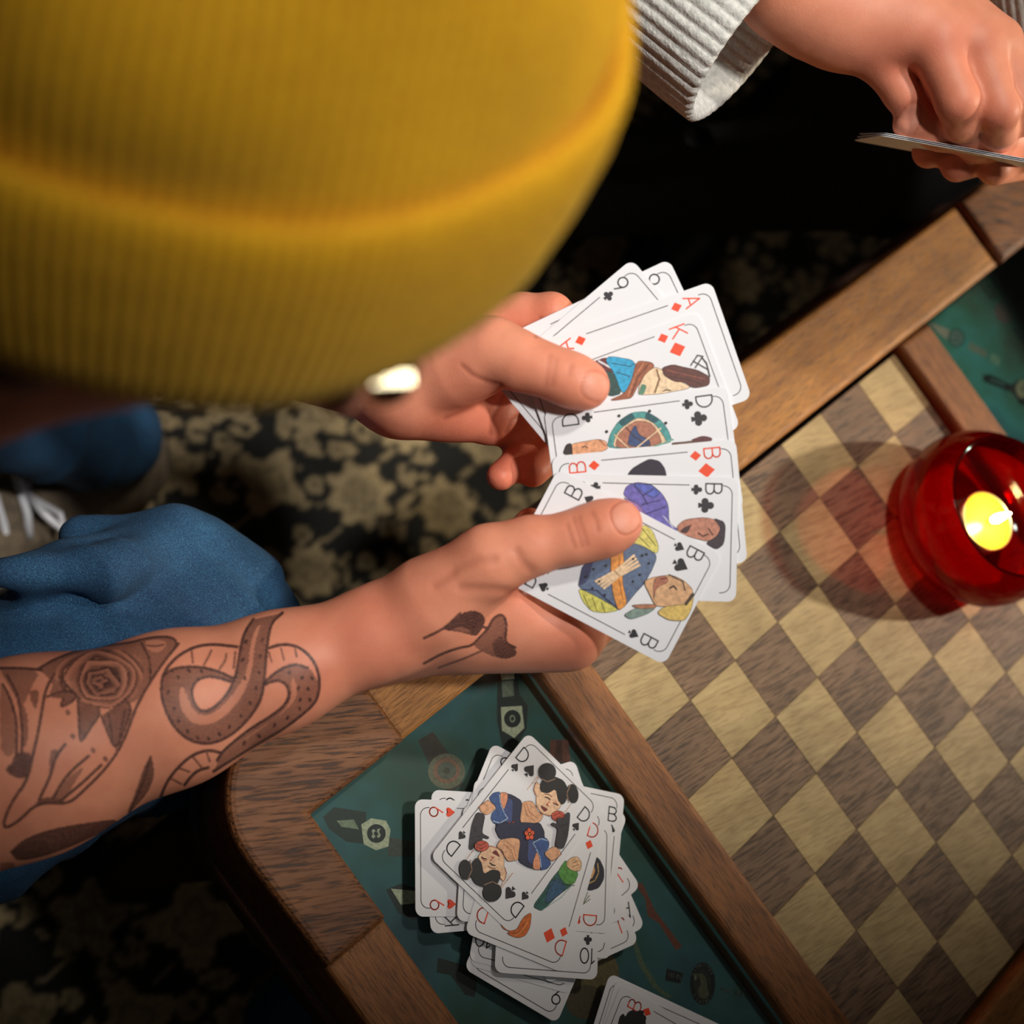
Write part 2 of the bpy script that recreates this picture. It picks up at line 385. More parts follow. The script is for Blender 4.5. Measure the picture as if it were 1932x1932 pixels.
def rug_pattern(x, y, seed=4):
    """woven flower field: 0 dark ground, 1 pale figure, in between accents. x,y: 1-D grids (metres)"""
    rng = random.Random(seed)
    nx, ny = len(x), len(y); st = x[1]-x[0]
    M = np.zeros((nx, ny), np.float32)
    def win(cx, cy, r):
        i0 = max(int((cx-r-x[0])/st), 0); i1 = min(int((cx+r-x[0])/st)+2, nx); j0 = max(int((cy-r-y[0])/st), 0); j1 = min(int((cy+r-y[0])/st)+2, ny)
        if i1 <= i0 or j1 <= j0: return None
        X, Y = np.meshgrid(x[i0:i1]-cx, y[j0:j1]-cy, indexing='ij'); return (slice(i0, i1), slice(j0, j1)), X, Y
    def put(w, mask, v): M[w][mask] = v
    def disc(cx, cy, r, v, n=0, amp=0.0, ph=0.0):
        q = win(cx, cy, r*1.4)
        if q is None: return
        w, X, Y = q; rr = np.hypot(X, Y); th = np.arctan2(Y, X)
        put(w, rr < r*(1+amp*np.cos(n*(th-ph))), v)
    def line(p0, p1, wd, v):
        c = ((p0[0]+p1[0])/2, (p0[1]+p1[1])/2); L = math.hypot(p1[0]-p0[0], p1[1]-p0[1])/2 + wd*2
        q = win(c[0], c[1], L)
        if q is None: return
        w, X, Y = q; X = X+c[0]-p0[0]; Y = Y+c[1]-p0[1]; dx, dy = p1[0]-p0[0], p1[1]-p0[1]
        t = np.clip((X*dx+Y*dy)/(dx*dx+dy*dy), 0, 1); put(w, np.hypot(X-t*dx, Y-t*dy) < wd, v)
    def curve(f, n, wd, v):
        ps = [f(k/n) for k in range(n+1)]
        for a, b in zip(ps, ps[1:]): line(a, b, wd, v)
    def leaf(cx, cy, a, l, wd, v):
        if v > 0.8 and wd < 0.02: leaf(cx, cy, a, l*1.25, wd*1.45, 0.0)
        q = win(cx, cy, l)
        if q is None: return
        w, X, Y = q; u = X*math.cos(a)+Y*math.sin(a); s = -X*math.sin(a)+Y*math.cos(a)
        put(w, np.abs(s) < wd*np.clip(1-(u/l*2)**2, 0, None), v)
    P_ = 0.084
    ni = int((x[-1]-x[0])/P_)+2; nj = int((y[-1]-y[0])/P_)+2
    for i in range(ni):
        for j in range(nj):
            cx = x[0] + i*P_ + (j % 2)*P_/2; cy = y[0] + j*P_*0.9
            # vine links to neighbours
            for (tx, ty, s) in ((cx+P_, cy, 1), (cx+P_/2, cy+P_*0.9, -1)):
                curve(lambda t: (cx+(tx-cx)*t + s*0.016*math.sin(t*6.28)*(ty-cy)/P_, cy+(ty-cy)*t + s*0.016*math.sin(t*6.28)*(tx-cx)/P_), 14, 0.0026, 0.62)
            # curls and leaves along the vines
            for q in range(4):
                a = rng.uniform(0, 6.28); d = P_*rng.uniform(0.36, 0.56); sx, sy = cx+d*math.cos(a), cy+d*math.sin(a)
                k = rng.random()
                disc(sx, sy, 0.0175, 0.0)
                if k < 0.45:
                    curve(lambda t: (sx+0.013*(1-t*0.7)*math.cos(a+t*8), sy+0.013*(1-t*0.7)*math.sin(a+t*8)), 12, 0.003, 0.7)
                elif k < 0.8:
                    leaf(sx, sy, a+1.1, 0.036, 0.0085, 0.85); leaf(sx, sy, a+1.1, 0.022, 0.0028, 0.42)
                else:
                    disc(sx, sy, 0.0085, 0.8); disc(sx, sy, 0.0035, 0.3)
    for i in range(ni):
        for j in range(nj):
            cx = x[0] + i*P_ + (j % 2)*P_/2; cy = y[0] + j*P_*0.9
            k = (i*2+j*3) % 5; ph = rng.uniform(0, 6.28); R_ = 0.0255*rng.uniform(0.85, 1.15)
            disc(cx, cy, R_*1.22, 0.0, 8, 0.12, ph)
            if k in (0, 3):
                disc(cx, cy, R_, 0.95, 8, 0.14, ph); disc(cx, cy, R_*0.55, 0.55, 8, 0.1, ph); disc(cx, cy, R_*0.40, 0.9); 
                for t in range(5): disc(cx+R_*0.24*math.cos(t*1.257), cy+R_*0.24*math.sin(t*1.257), R_*0.10, 0.45)
            elif k == 1:
                disc(cx, cy, R_*1.08, 0.9, 4, 0.25, ph); disc(cx, cy, R_*0.6, 0.5, 4, 0.2, ph); disc(cx, cy, R_*0.42, 0.85, 4, 0.2, ph)
            elif k == 2:
                for t in range(6): leaf(cx+R_*0.62*math.cos(ph+t*1.047), cy+R_*0.62*math.sin(ph+t*1.047), ph+t*1.047, R_*1.2, R_*0.34, 0.88)
                disc(cx, cy, R_*0.4, 0.5); disc(cx, cy, R_*0.25, 0.95)
            else:
                disc(cx, cy, R_, 0.82, 5, 0.22, ph); disc(cx+R_*0.2, cy, R_*0.5, 0.5, 5, 0.2, ph); disc(cx+R_*0.25, cy, R_*0.33, 0.9)
    return M
_st = 0.004
_rx = np.arange(-1.05, 0.95, _st); _ry = np.arange(-0.95, 1.05, _st)
_pat = rug_pattern(_rx, _ry)
_X, _Y = np.meshgrid(_rx, _ry, indexing='ij')
_a = math.radians(50)                       # the rug lies at an angle to the table
_c = np.array([-0.28, 0.12])
_V = np.stack([_c[0] + (_X+0.05)*math.cos(_a) - (_Y-0.05)*math.sin(_a), _c[1] + (_X+0.05)*math.sin(_a) + (_Y-0.05)*math.cos(_a), 0.0012*_pat], -1).reshape(-1, 3)
_i = np.arange(len(_rx)*len(_ry)).reshape(len(_rx), len(_ry))
_Q = np.stack([_i[:-1, :-1], _i[1:, :-1], _i[1:, 1:], _i[:-1, 1:]], -1).reshape(-1, 4)
# a border round the grid drops to the floor so the rug has thickness
_rim = np.concatenate([_i[:, 0], _i[-1, 1:], _i[-2::-1, -1], _i[0, -2:0:-1]])
_lo = _V[_rim].copy(); _lo[:, 2] = -0.0085; _n0 = len(_V); _k = np.arange(len(_rim))
_Q = np.concatenate([_Q, np.stack([_rim, _n0+_k, _n0+np.roll(_k, -1), np.roll(_rim, -1)], 1)])
_p = np.concatenate([_pat.ravel(), np.zeros(len(_rim))])[:, None]
_ground = np.array(srgb(26, 27, 23)); _pale = np.array(srgb(178, 160, 122)); 
rug_me = mesh_np(np.concatenate([_V, _lo]), _Q, 'rug', True)
color_attr(rug_me, _ground*(1-_p) + _pale*_p)
RUGM = noisy('rug_pile', (0.72, 0.70, 0.66), (1.2, 1.15, 1.08), 260.0, 0.95, 0.5, 900.0, 0.2, 'tint')
prop(obj('rug', rug_me, RUGM), 'dark woven rug with a beige flower and vine pattern under the table', 'rug')

# ------------------------------------------------------------------ game table
def S(*v): return [(x*SQ, y*SQ) for x, y in v]
XL, XLi, XRi, XR = -3.38, -2.10, 6.10, 7.38
YA, YAi, YBi, YB = -6.38, -5.45, 11.55, 12.48
D1a, D1b, D2a, D2b = -1.78, -1.03, 7.06, 7.86
table = empty('game_table', (2*SQ, 3*SQ, 0), label='wooden game table with inlaid chessboard and glazed compartments', cat='table')
def rounded(x0, y0, x1, y1, r, n=8):
    o = []
    for cx, cy, a0 in ((x1-r, y1-r, 0), (x0+r, y1-r, 90), (x0+r, y0+r, 180), (x1-r, y0+r, 270)):
        for k in range(n+1):
            a = math.radians(a0 + 90*k/n); o.append((cx+r*math.cos(a), cy+r*math.sin(a)))
    return o
RAIL = TZ + 0.008
for x0, x1 in ((XL, XLi), (XRi, XR)):
    obj('side_rail', prism(S(*rect(x0, YA+2.45, x1, YB-2.45)), TZ-0.034, RAIL, 0.004), WOOD_Y, table)
for y0, y1 in ((YA, YAi), (YBi, YB)):
    obj('end_rail', prism(S(*rect(XL+2.8, y0, XR-2.8, y1)), TZ-0.034, RAIL, 0.004), WOOD_X, table)
for y0, y1 in ((D1a, D1b), (D2a, D2b)):
    obj('divider_rail', prism(S(*rect(XLi+0.02, y0, XRi-0.02, y1)), TZ-0.034, RAIL, 0.0035), WOOD_X, table)
def corner(sx, sy):
    """L-shaped corner block with a rounded outside"""
    def T(x, y): return (XL+x if sx < 0 else XR-x, YA+y if sy < 0 else YB-y)
    r = 1.25; o = []
    o.append(T(0.0, 2.46))
    for k in range(13):
        a = math.radians(180 + 90*k/12); o.append(T(r+r*math.cos(a) - 0.03, r+r*math.sin(a) - 0.03))
    o += [T(2.82, 0.0), T(2.82, YAi-YA), T(XLi-XL, YAi-YA), T(XLi-XL, 2.46)]
    obj('corner_block', prism(S(*o), TZ-0.034, RAIL+0.0055, 0.0045), WOOD_D, table)
for sx in (-1, 1):
    for sy in (-1, 1): corner(sx, sy)
obj('edge_moulding', prism(S(*rounded(XL-0.12, YA-0.12, XR+0.12, YB+0.12, 1.4)), TZ-0.056, TZ-0.0345, 0.006), WOOD_DARK, table)
obj('apron', prism(S(*rounded(XL+0.5, YA+0.5, XR-0.5, YB-0.5, 0.9)), TZ-0.13, TZ-0.057), WOOD_DARK, table)
for lx in (XL+1.1, XR-1.1):
    for ly in (YA+1.1, YB-1.1):
        vv, ff = lathe([(0.0, TZ-0.131), (0.026, TZ-0.131), (0.026, 0.36), (0.020, 0.345), (0.028, 0.32), (0.022, 0.2), (0.016, 0.06), (0.022, 0.045), (0.018, 0.0015), (0.0, 0.0015)], 20, (lx*SQ, ly*SQ, 0))
        obj('leg', mesh(vv, ff, smooth=True), WOOD_DARK, table)
# chessboard panel with 64 inlaid squares
GAP = plain('board_edge', srgb(30, 20, 14), 0.7)
board = obj('chessboard', prism(S(*rect(-2.0, -1.0, 6.0, 7.0)), TZ-0.03, TZ-0.0012), GAP, table)
obj('board_bed', prism(S(*rect(XLi, D1b, XRi, D2a)), TZ-0.034, TZ-0.0305), GAP, table)
sq_me = prism([(-SQ/2+0.00012, -SQ/2+0.00012), (SQ/2-0.00012, -SQ/2+0.00012), (SQ/2-0.00012, SQ/2-0.00012), (-SQ/2+0.00012, SQ/2-0.00012)], -0.0014, 0.0, 0.00015, 'square')
sq_a = sq_me; sq_a.materials.append(MAPLE); sq_b = sq_me.copy(); sq_b.materials.clear(); sq_b.materials.append(WALNUT)
rng = random.Random(3)
for i in range(-2, 6):
    for j in range(-1, 7):
        q = bpy.data.objects.new('square', sq_a if (i+j) % 2 == 0 else sq_b); COL.objects.link(q); q.parent = board
        q.location = ((i+0.5)*SQ, (j+0.5)*SQ, TZ + rng.uniform(-0.00012, 0.00012)); 
# glazed compartments: bed, glass; the printed sheets lie under the glass
GLASS = clear('clear_glass', (0.93, 0.97, 0.95), 1.33)
PAPER_Z = TZ-0.0125
for y0, y1 in ((YAi, D1a), (D2b, YBi)):
    obj('compartment_bed', prism(S(*rect(XLi-0.02, y0-0.02, XRi+0.02, y1+0.02)), TZ-0.034, TZ-0.0135), GAP, table)
    obj('glass_pane', prism(S(*rect(XLi+0.01, y0+0.01, XRi-0.01, y1-0.01)), TZ-0.0040, TZ-0.0002), GLASS, table)

# ------------------------------------------------------------------ flat print helpers
def poly_area(p):
    return sum(p[i][0]*p[(i+1) % len(p)][1]-p[(i+1) % len(p)][0]*p[i][1] for i in range(len(p)))/2
class Print:
    """flat printed shapes, in a plane's local 2-D coordinates, layered by a hair's breadth"""
    def __init__(s): s.v = []; s.f = []; s.m = []; s.mats = []; s.layer = 0
    def mi(s, m):
        if m not in s.mats: s.mats.append(m)
        return s.mats.index(m)
    def poly(s, pts, m, z=None):
        if poly_area(pts) < 0: pts = pts[::-1]
        s.layer += 1; z = (0.00004 + 0.000012*s.layer) if z is None else z
        b = len(s.v); s.v += [(x, y, z) for x, y in pts]; s.f.append(tuple(range(b, b+len(pts)))); s.m.append(s.mi(m))
    def stroke(s, pts, wd, m, closed=False):
        s.layer += 1; z = 0.00004 + 0.000012*s.layer; pts = [np.array(p, float) for p in pts]
        n = len(pts)
        for i in range(n if closed else n-1):
            a, b_ = pts[i], pts[(i+1) % n]; d = b_-a; l = np.hypot(*d)
            if l < 1e-9: continue
            d /= l; e = np.array([-d[1], d[0]])*wd/2; a = a-d*wd*0.3; b_ = b_+d*wd*0.3
            k = len(s.v); s.v += [(*(a-e), z), (*(b_-e), z), (*(b_+e), z), (*(a+e), z)]; s.f.append((k, k+1, k+2, k+3)); s.m.append(s.mi(m))
    def disc(s, c, rx, ry, m, n=20, ang=0.0):
        ca, sa = math.cos(ang), math.sin(ang)
        s.poly([(c[0]+rx*math.cos(t)*ca-ry*math.sin(t)*sa, c[1]+rx*math.cos(t)*sa+ry*math.sin(t)*ca) for t in [2*math.pi*k/n for k in range(n)]], m)
    def build(s, name, parent):
        if not s.f: return None
        me = mesh(s.v, s.f, name, mat_idx=s.m)
        for m in s.mats: me.materials.append(m)
        o = bpy.data.objects.new(name, me); COL.objects.link(o); o.parent = parent
        return o

def arc(cx, cy, rx, ry, a0, a1, n=12):
    return [(cx+rx*math.cos(math.radians(a0+(a1-a0)*k/n)), cy+ry*math.sin(math.radians(a0+(a1-a0)*k/n))) for k in range(n+1)]
GLYPH = {  # strokes in a box 0.72 wide, 1 high
    'D': [[(0, 0), (0, 1), (0.22, 1)] + arc(0.22, 0.5, 0.48, 0.5, 90, -90, 14) + [(0, 0)]],
    'B': [[(0, 0), (0, 1), (0.34, 1)] + arc(0.34, 0.76, 0.25, 0.24, 90, -90, 10) + [(0, 0.52)], [(0.34, 0.52)] + arc(0.34, 0.26, 0.30, 0.26, 90, -90, 10) + [(0, 0)]],
    'R': [[(0, 0), (0, 1), (0.34, 1)] + arc(0.34, 0.75, 0.25, 0.25, 90, -90, 10) + [(0, 0.5)], [(0.34, 0.5), (0.62, 0)]],
    'K': [[(0, 0), (0, 1)], [(0.62, 1), (0, 0.42)], [(0.2, 0.6), (0.64, 0)]],
    'A': [[(0, 0), (0.34, 1), (0.68, 0)], [(0.12, 0.33), (0.56, 0.33)]],
    'J': [[(0.55, 1), (0.55, 0.25)] + arc(0.3, 0.25, 0.25, 0.25, 0, -180, 10)],
    '9': [arc(0.33, 0.68, 0.31, 0.31, -20, 340, 22), [(0.62, 0.56), (0.30, 0.0)]],
    '1': [[(0.1, 0.8), (0.32, 1), (0.32, 0)]],
    '0': [arc(0.34, 0.5, 0.32, 0.5, 0, 360, 24)],
}
for ch, st in {'T': [[(0, 1), (0.6, 1)], [(0.3, 1), (0.3, 0)]], 'O': [arc(0.33, 0.5, 0.33, 0.5, 0, 360, 14)], 'S': [arc(0.3, 0.75, 0.28, 0.25, 20, 270, 8) + arc(0.3, 0.25, 0.28, 0.25, 90, -160, 8)],
               'I': [[(0.1, 0), (0.1, 1)]], 'H': [[(0, 0), (0, 1)], [(0.6, 0), (0.6, 1)], [(0, 0.5), (0.6, 0.5)]], 'L': [[(0, 1), (0, 0), (0.5, 0)]],
               'E': [[(0.55, 0), (0, 0), (0, 1), (0.55, 1)], [(0, 0.5), (0.45, 0.5)]], 'M': [[(0, 0), (0, 1), (0.35, 0.4), (0.7, 1), (0.7, 0)]],
               'G': [arc(0.34, 0.5, 0.33, 0.5, 50, 340, 12) + [(0.4, 0.45)]], 'C': [arc(0.34, 0.5, 0.33, 0.5, 50, 310, 12)], 'P': [[(0, 0), (0, 1), (0.3, 1)] + arc(0.3, 0.75, 0.27, 0.25, 90, -90, 8) + [(0, 0.5)]],
               'V': [[(0, 1), (0.3, 0), (0.6, 1)]], 'N': [[(0, 0), (0, 1), (0.6, 0), (0.6, 1)]]}.items(): GLYPH[ch] = st
def text(pr, s, c, h, m, wd, rot=0.0, gap=0.28):
    w = sum((0.72 if ch not in '1I' else 0.42) for ch in s)*h + gap*h*(len(s)-1); x = -w/2
    ca, sa = math.cos(rot), math.sin(rot)
    for ch in s:
        if ch in GLYPH:
            for st in GLYPH[ch]:
                q = [(x+px*h, (py-0.5)*h) for px, py in st]
                pr.stroke([(c[0]+a*ca-b*sa, c[1]+a*sa+b*ca) for a, b in q], wd, m)
        x += (0.72 if ch not in '1I' else 0.42)*h + gap*h
def pip(pr, suit, c, h, m, rot=0.0):
    ca, sa = math.cos(rot), math.sin(rot)
    def T(pts): return [(c[0]+(x*ca-y*sa)*h, c[1]+(x*sa+y*ca)*h) for x, y in pts]
    if suit == 'd': pr.poly(T([(0, 0.52), (0.46, 0), (0, -0.52), (-0.46, 0)]), m)
    elif suit == 'h': pr.poly(T(arc(0.23, 0.22, 0.24, 0.24, 0, 180, 10)[::1] + arc(-0.23, 0.22, 0.24, 0.24, 0, 180, 10) + [(-0.40, 0.02), (0, -0.5), (0.40, 0.02)]), m)
    elif suit == 's':
        pr.poly(T([(0, 0.5), (-0.40, 0.0)] + arc(-0.21, -0.12, 0.22, 0.2, 160, 330, 8) + arc(0.21, -0.12, 0.22, 0.2, 210, 380, 8) + [(0.40, 0.0)]), m)
        pr.poly(T([(0, -0.22), (0.17, -0.52), (-0.17, -0.52)]), m)
    else:
        for x, y in ((0, 0.26), (-0.24, -0.08), (0.24, -0.08)): pr.poly(T(arc(x, y, 0.225, 0.225, 0, 342, 14)), m)
        pr.poly(T([(0, 0.15), (0.17, -0.5), (-0.17, -0.5)]), m); pr.poly(T([(-0.2, 0.1), (0.2, 0.1), (0, -0.2)]), m)

# ------------------------------------------------------------------ printed watch sheets under the glass
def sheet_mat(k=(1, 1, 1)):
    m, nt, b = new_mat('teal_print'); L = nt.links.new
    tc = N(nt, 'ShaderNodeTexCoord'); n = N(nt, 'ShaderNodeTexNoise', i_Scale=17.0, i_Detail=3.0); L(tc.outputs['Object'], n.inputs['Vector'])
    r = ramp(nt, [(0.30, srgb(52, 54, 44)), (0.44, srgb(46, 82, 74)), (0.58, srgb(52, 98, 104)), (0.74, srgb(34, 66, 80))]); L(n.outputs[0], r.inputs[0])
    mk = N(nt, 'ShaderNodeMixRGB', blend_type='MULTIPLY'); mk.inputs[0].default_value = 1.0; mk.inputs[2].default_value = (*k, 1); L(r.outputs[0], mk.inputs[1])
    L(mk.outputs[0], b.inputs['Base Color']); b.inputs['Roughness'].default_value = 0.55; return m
TEAL = sheet_mat(); TEAL_LIT = sheet_mat((3.0, 4.0, 3.4))  # far sheet's multiplier paints in the bright reflection lying on its glass
def sheet(y0, y1, label, m):
    me = prism(S(*rect(XLi+0.02, y0+0.02, XRi-0.02, y1-0.02)), TZ-0.0133, PAPER_Z)
    return prop(obj('printed_sheet', me, m), label, 'poster', 'printed sheets under the glass panes')
sh_a = sheet(YAi, D1a, 'teal sheet printed with old watches under the glass beneath the card pile', TEAL)
sh_b = sheet(D2b, YBi, 'teal sheet printed with watches under the glass beyond the candle', TEAL_LIT)
def on_sheet(crop, pts):
    """crop = (x0, y0, scale); print traced from the photograph onto the paper's plane"""
    x0, y0, k = crop
    return [tuple(PZ(x0+x*k, y0+y*k, PAPER_Z)[:2]) for x, y in pts]
def ell(cx, cy, rx, ry, n=22, rot=0.0):
    return [(cx+rx*math.cos(t)*math.cos(rot)-ry*math.sin(t)*math.sin(rot), cy+rx*math.cos(t)*math.sin(rot)+ry*math.sin(t)*math.cos(rot)) for t in [2*math.pi*k/n for k in range(n)]]
def watch(parent, crop, shapes):
    pr = Print(); 
    for col, pts in shapes: pr.poly(on_sheet(crop, pts), ink(*col))
    o = pr.build('watch_print', parent); o.location.z = PAPER_Z; return o
C1 = (430, 1220, 900/1932)
CREAM, DKSTRAP, BROWN, OLIVE = (196, 192, 164), (26, 28, 26), (84, 52, 38), (92, 92, 72)
watch(sh_a, C1, [(DKSTRAP, [(1095, 90), (1165, 80), (1180, 190), (1215, 240), (1210, 330), (1160, 420), (1110, 400), (1090, 300), (1090, 200)]),
                 (CREAM, [(1100, 80), (1158, 75), (1160, 130), (1108, 135)]), ((110, 112, 98), [(1108, 140), (1155, 137), (1158, 200), (1112, 205)]),
                 (CREAM, [(1105, 245), (1190, 240), (1200, 330), (1160, 370), (1110, 340)]), ((20, 22, 22), ell(1152, 292, 34, 36)), ((150, 150, 130), ell(1152, 292, 12, 16, 10)), ((20, 22, 22), ell(1152, 292, 7, 9, 8))])
watch(sh_a, C1, [((58, 40, 32), [(770, 380), (830, 345), (900, 440), (940, 470), (950, 560), (900, 590), (850, 560), (815, 480)]),
                 ((112, 104, 84), ell(885, 505, 75, 72)), ((136, 92, 72), ell(885, 502, 55, 52)), ((92, 88, 76), ell(886, 502, 38, 36)), ((70, 58, 48), ell(886, 502, 14, 13, 10))])
watch(sh_a, C1, [((30, 34, 32), [(385, 690), (430, 650), (560, 670), (560, 800), (480, 790), (410, 740)]), ((132, 140, 116), [(440, 705), (510, 700), (530, 740), (460, 730)]),
                 ((64, 66, 58), [(640, 770), (760, 790), (765, 850), (650, 850)]),
                 (CREAM, [(540, 720), (580, 695), (640, 705), (658, 740), (650, 810), (600, 825), (550, 800)]), ((22, 24, 24), ell(601, 757, 38, 38)), 
                 ((168, 168, 148), [(582, 745), (590, 738), (598, 746), (590, 756), (598, 770), (588, 778), (580, 768), (586, 762)]), ((168, 168, 148), [(606, 738), (618, 736), (612, 750), (620, 764), (610, 776), (602, 768), (610, 760), (602, 748)])])
watch(sh_a, C1, [((20, 24, 24), [(640, 985), (700, 960), (790, 985), (800, 1050), (760, 1110), (690, 1080)]), (CREAM, [(660, 980), (765, 990), (755, 1040), (700, 1045)])])
watch(sh_a, C1, [((22, 24, 24), [(850, 1260), (960, 1290), (1010, 1350), (1000, 1420), (960, 1410), (900, 1330), (845, 1320)])])
watch(sh_a, C1, [((118, 62, 48), [(1306, 378), (1378, 376), (1388, 470), (1300, 465)]), ((84, 42, 36), [(1330, 380), (1352, 380), (1356, 465), (1322, 465)])])
watch(sh_a, C1, [((124, 62, 46), [(1640, 950), (1680, 960), (1730, 1070), (1840, 1215), (1815, 1230), (1745, 1120), (1700, 1090), (1690, 1020)])])
watch(sh_a, C1, [((122, 98, 62), ell(1480, 1330, 105, 120)), ((96, 74, 50), ell(1450, 1440, 80, 70))])
watch(sh_a, C1, [((96, 108, 84), [(1636, 1190), (1652, 1186), (1680, 1270), (1740, 1370), (1800, 1420), (1780, 1425), (1720, 1380), (1665, 1290)])])
# round badge with lettering
C4 = (1120, 1720, 380/1932)
watch(sh_a, C4, [((14, 14, 14), ell(1045, 690, 122, 205)), ((40, 40, 34), ell(1045, 690, 84, 150)), ((92, 88, 66), [(1000, 600), (1040, 590), (1080, 640), (1090, 740), (1110, 800), (1070, 840), (1010, 820), (1000, 740), (1030, 700), (1020, 650)]),
                 ((110, 108, 90), [(960, 610), (990, 590), (990, 650), (965, 660)]), ((14, 14, 16), [(700, 545), (860, 590), (830, 690), (685, 660)])])
_pr = Print(); _ink = ink(120, 118, 108)
for k, ch in enumerate('RITHLOSTER'):
    a = math.radians(148 - 116*k/9); q = (1045+104*math.cos(a), 690-180*math.sin(a)); p0 = np.array(on_sheet(C4, [q])[0]); 
    q2 = (1045+150*math.cos(a), 690-226*math.sin(a)); p1 = np.array(on_sheet(C4, [q2])[0]); d = p1-p0
    text(_pr, ch, p0, 0.0016, _ink, 0.00025, math.atan2(d[1], d[0])-math.pi/2)
for k, ch in enumerate('BOATMES'):
    a = math.radians(222 + 96*k/6); p0 = np.array(on_sheet(C4, [(1045+104*math.cos(a), 690-180*math.sin(a))])[0]); p1 = np.array(on_sheet(C4, [(1045+60*math.cos(a), 690-136*math.sin(a))])[0]); d = p1-p0
    text(_pr, ch, p0, 0.0016, _ink, 0.00025, math.atan2(d[1], d[0])-math.pi/2)
for s_, c_, e_ in (('GEDER', (775, 618), (875, 648)), ('PAVE GEDER', (1345, 770), (1500, 800))):
    p0 = np.array(on_sheet(C4, [c_])[0]); p1 = np.array(on_sheet(C4, [e_])[0]); d = p1-p0
    text(_pr, s_, p0, 0.0018, _ink, 0.00028, math.atan2(d[1], d[0]))
_o = _pr.build('badge_lettering', sh_a); _o.location.z = PAPER_Z+0.0001
C5 = (1660, 330, 272/1030)
watch(sh_b, C5, [((196, 186, 168), [(350, 1060), (400, 1065), (500, 1110), (480, 1180), (420, 1130)]), ((52, 92, 90), ell(548, 1165, 58, 66)), ((150, 176, 160), ell(548, 1165, 44, 52)), ((58, 100, 98), ell(548, 1165, 30, 36)), ((168, 186, 168), ell(548, 1165, 18, 22, 12)), ((30, 52, 52), ell(548, 1165, 9, 11, 10)),
                 ((158, 168, 146), [(640, 1195), (765, 1260), (760, 1305), (630, 1245)]), ((150, 196, 164), [(795, 1275), (862, 1305), (850, 1372), (785, 1325)])])
watch(sh_b, C5, [((16, 32, 38), [(735, 1430), (790, 1425), (940, 1500), (990, 1460), (1060, 1480), (1060, 1660), (1000, 1640), (950, 1560), (740, 1475)]), ((78, 120, 118), [(785, 1450), (900, 1490), (890, 1512), (790, 1475)]), ((206, 200, 160), ell(1020, 1530, 48, 66)), ((70, 80, 70), ell(1020, 1530, 10, 14, 8))])
watch(sh_b, C5, [((70, 82, 56), [(665, 745), (710, 720), (835, 870), (790, 905)]), ((60, 112, 98), [(700, 755), (725, 745), (805, 865), (785, 875)]), ((156, 132, 124), ell(885, 985, 62, 82, rot=-0.5)), ((176, 150, 140), ell(885, 980, 34, 50, rot=-0.5))])  # pinkish ovals paint a blurred reflection on this watch's dial
watch(sh_b, C5, [((44, 84, 90), [(940, 1110), (965, 1095), (1060, 1230), (1040, 1260)])])

# ------------------------------------------------------------------ playing cards
CW, CL, CT = 0.059, 0.088, 0.0003
card_me = prism(rounded(-CW/2, -CL/2, CW/2, CL/2, 0.0042, 6), 0.0, CT, 0.0, 'card'); card_me.materials.append(WHITE)
LINE = plain('border_ink', srgb(70, 62, 66), 0.5)
def card(M, label, idx, suit, corners, art=None, group=None, big=True, gaps=True):
    """M 4x4: card frame (x right, y up, z out of the face). corners: which corner indices show"""
    o = bpy.data.objects.new('playing_card', card_me); COL.objects.link(o); o.matrix_world = Matrix(M.tolist())
    prop(o, label, 'card', group)
    m = RED_INK if suit in 'dh' else BLACK_INK
    pr = Print()                                  # thin rounded border, broken at the indices
    x1, y1, r = CW/2-0.0041, CL/2-0.0030, 0.0042
    yb, yc = CL/2-0.008, CL/2-0.0235
    for s in (1, -1):
        pr.stroke([(-s*x1, s*yb)] + [(s*px, s*py) for px, py in arc(-x1+r, y1-r, r, r, 180, 90, 6)] + [(s*px, s*py) for px, py in arc(x1-r, y1-r, r, r, 90, 0, 6)] + [(s*x1, s*yb)], 0.00042, LINE)
        pr.stroke([(s*x1, yc), (s*x1, -yc)], 0.00042, LINE)
    pr.build('border_line', o).location.z = CT
    for cn in corners:
        sx = -1 if cn[1] == 'L' else 1; sy = 1 if cn[0] == 'T' else -1; rot = 0 if sy > 0 else math.pi
        pr = Print(); text(pr, idx, (sx*(CW/2-0.0060), sy*(CL/2-0.0118)), 0.0076, m, 0.0007, rot, 0.12); pr.build('index', o).location.z = CT
        pr = Print(); pip(pr, suit, (sx*(CW/2-0.0062), sy*(CL/2-0.0198)), 0.0052, m, rot)
        if big and idx in 'DBK' and cn in ('TL', 'BR'): pip(pr, suit, (sx*(CW/2-0.0136), sy*(CL/2-0.0152)), 0.0076, m, rot)
        pr.build('pip', o).location.z = CT
    if art:
        inv = np.linalg.inv(M); pr = Print(); pr.layer = 3
        art(pr, lambda w: tuple((inv @ np.append(w, 1.0))[:2]), o)
        pr.build('figure', o).location.z = CT
    return o
def frame(c, ex, ey):
    M = np.eye(4); ex = ex/np.linalg.norm(ex); ey = ey - ex*(ex @ ey); ey /= np.linalg.norm(ey)
    M[:3, 0] = ex; M[:3, 1] = ey; M[:3, 2] = np.cross(ex, ey); M[:3, 3] = c; return M
CSGN = {'TL': (-1, 1), 'TR': (1, 1), 'BL': (-1, -1), 'BR': (1, -1)}
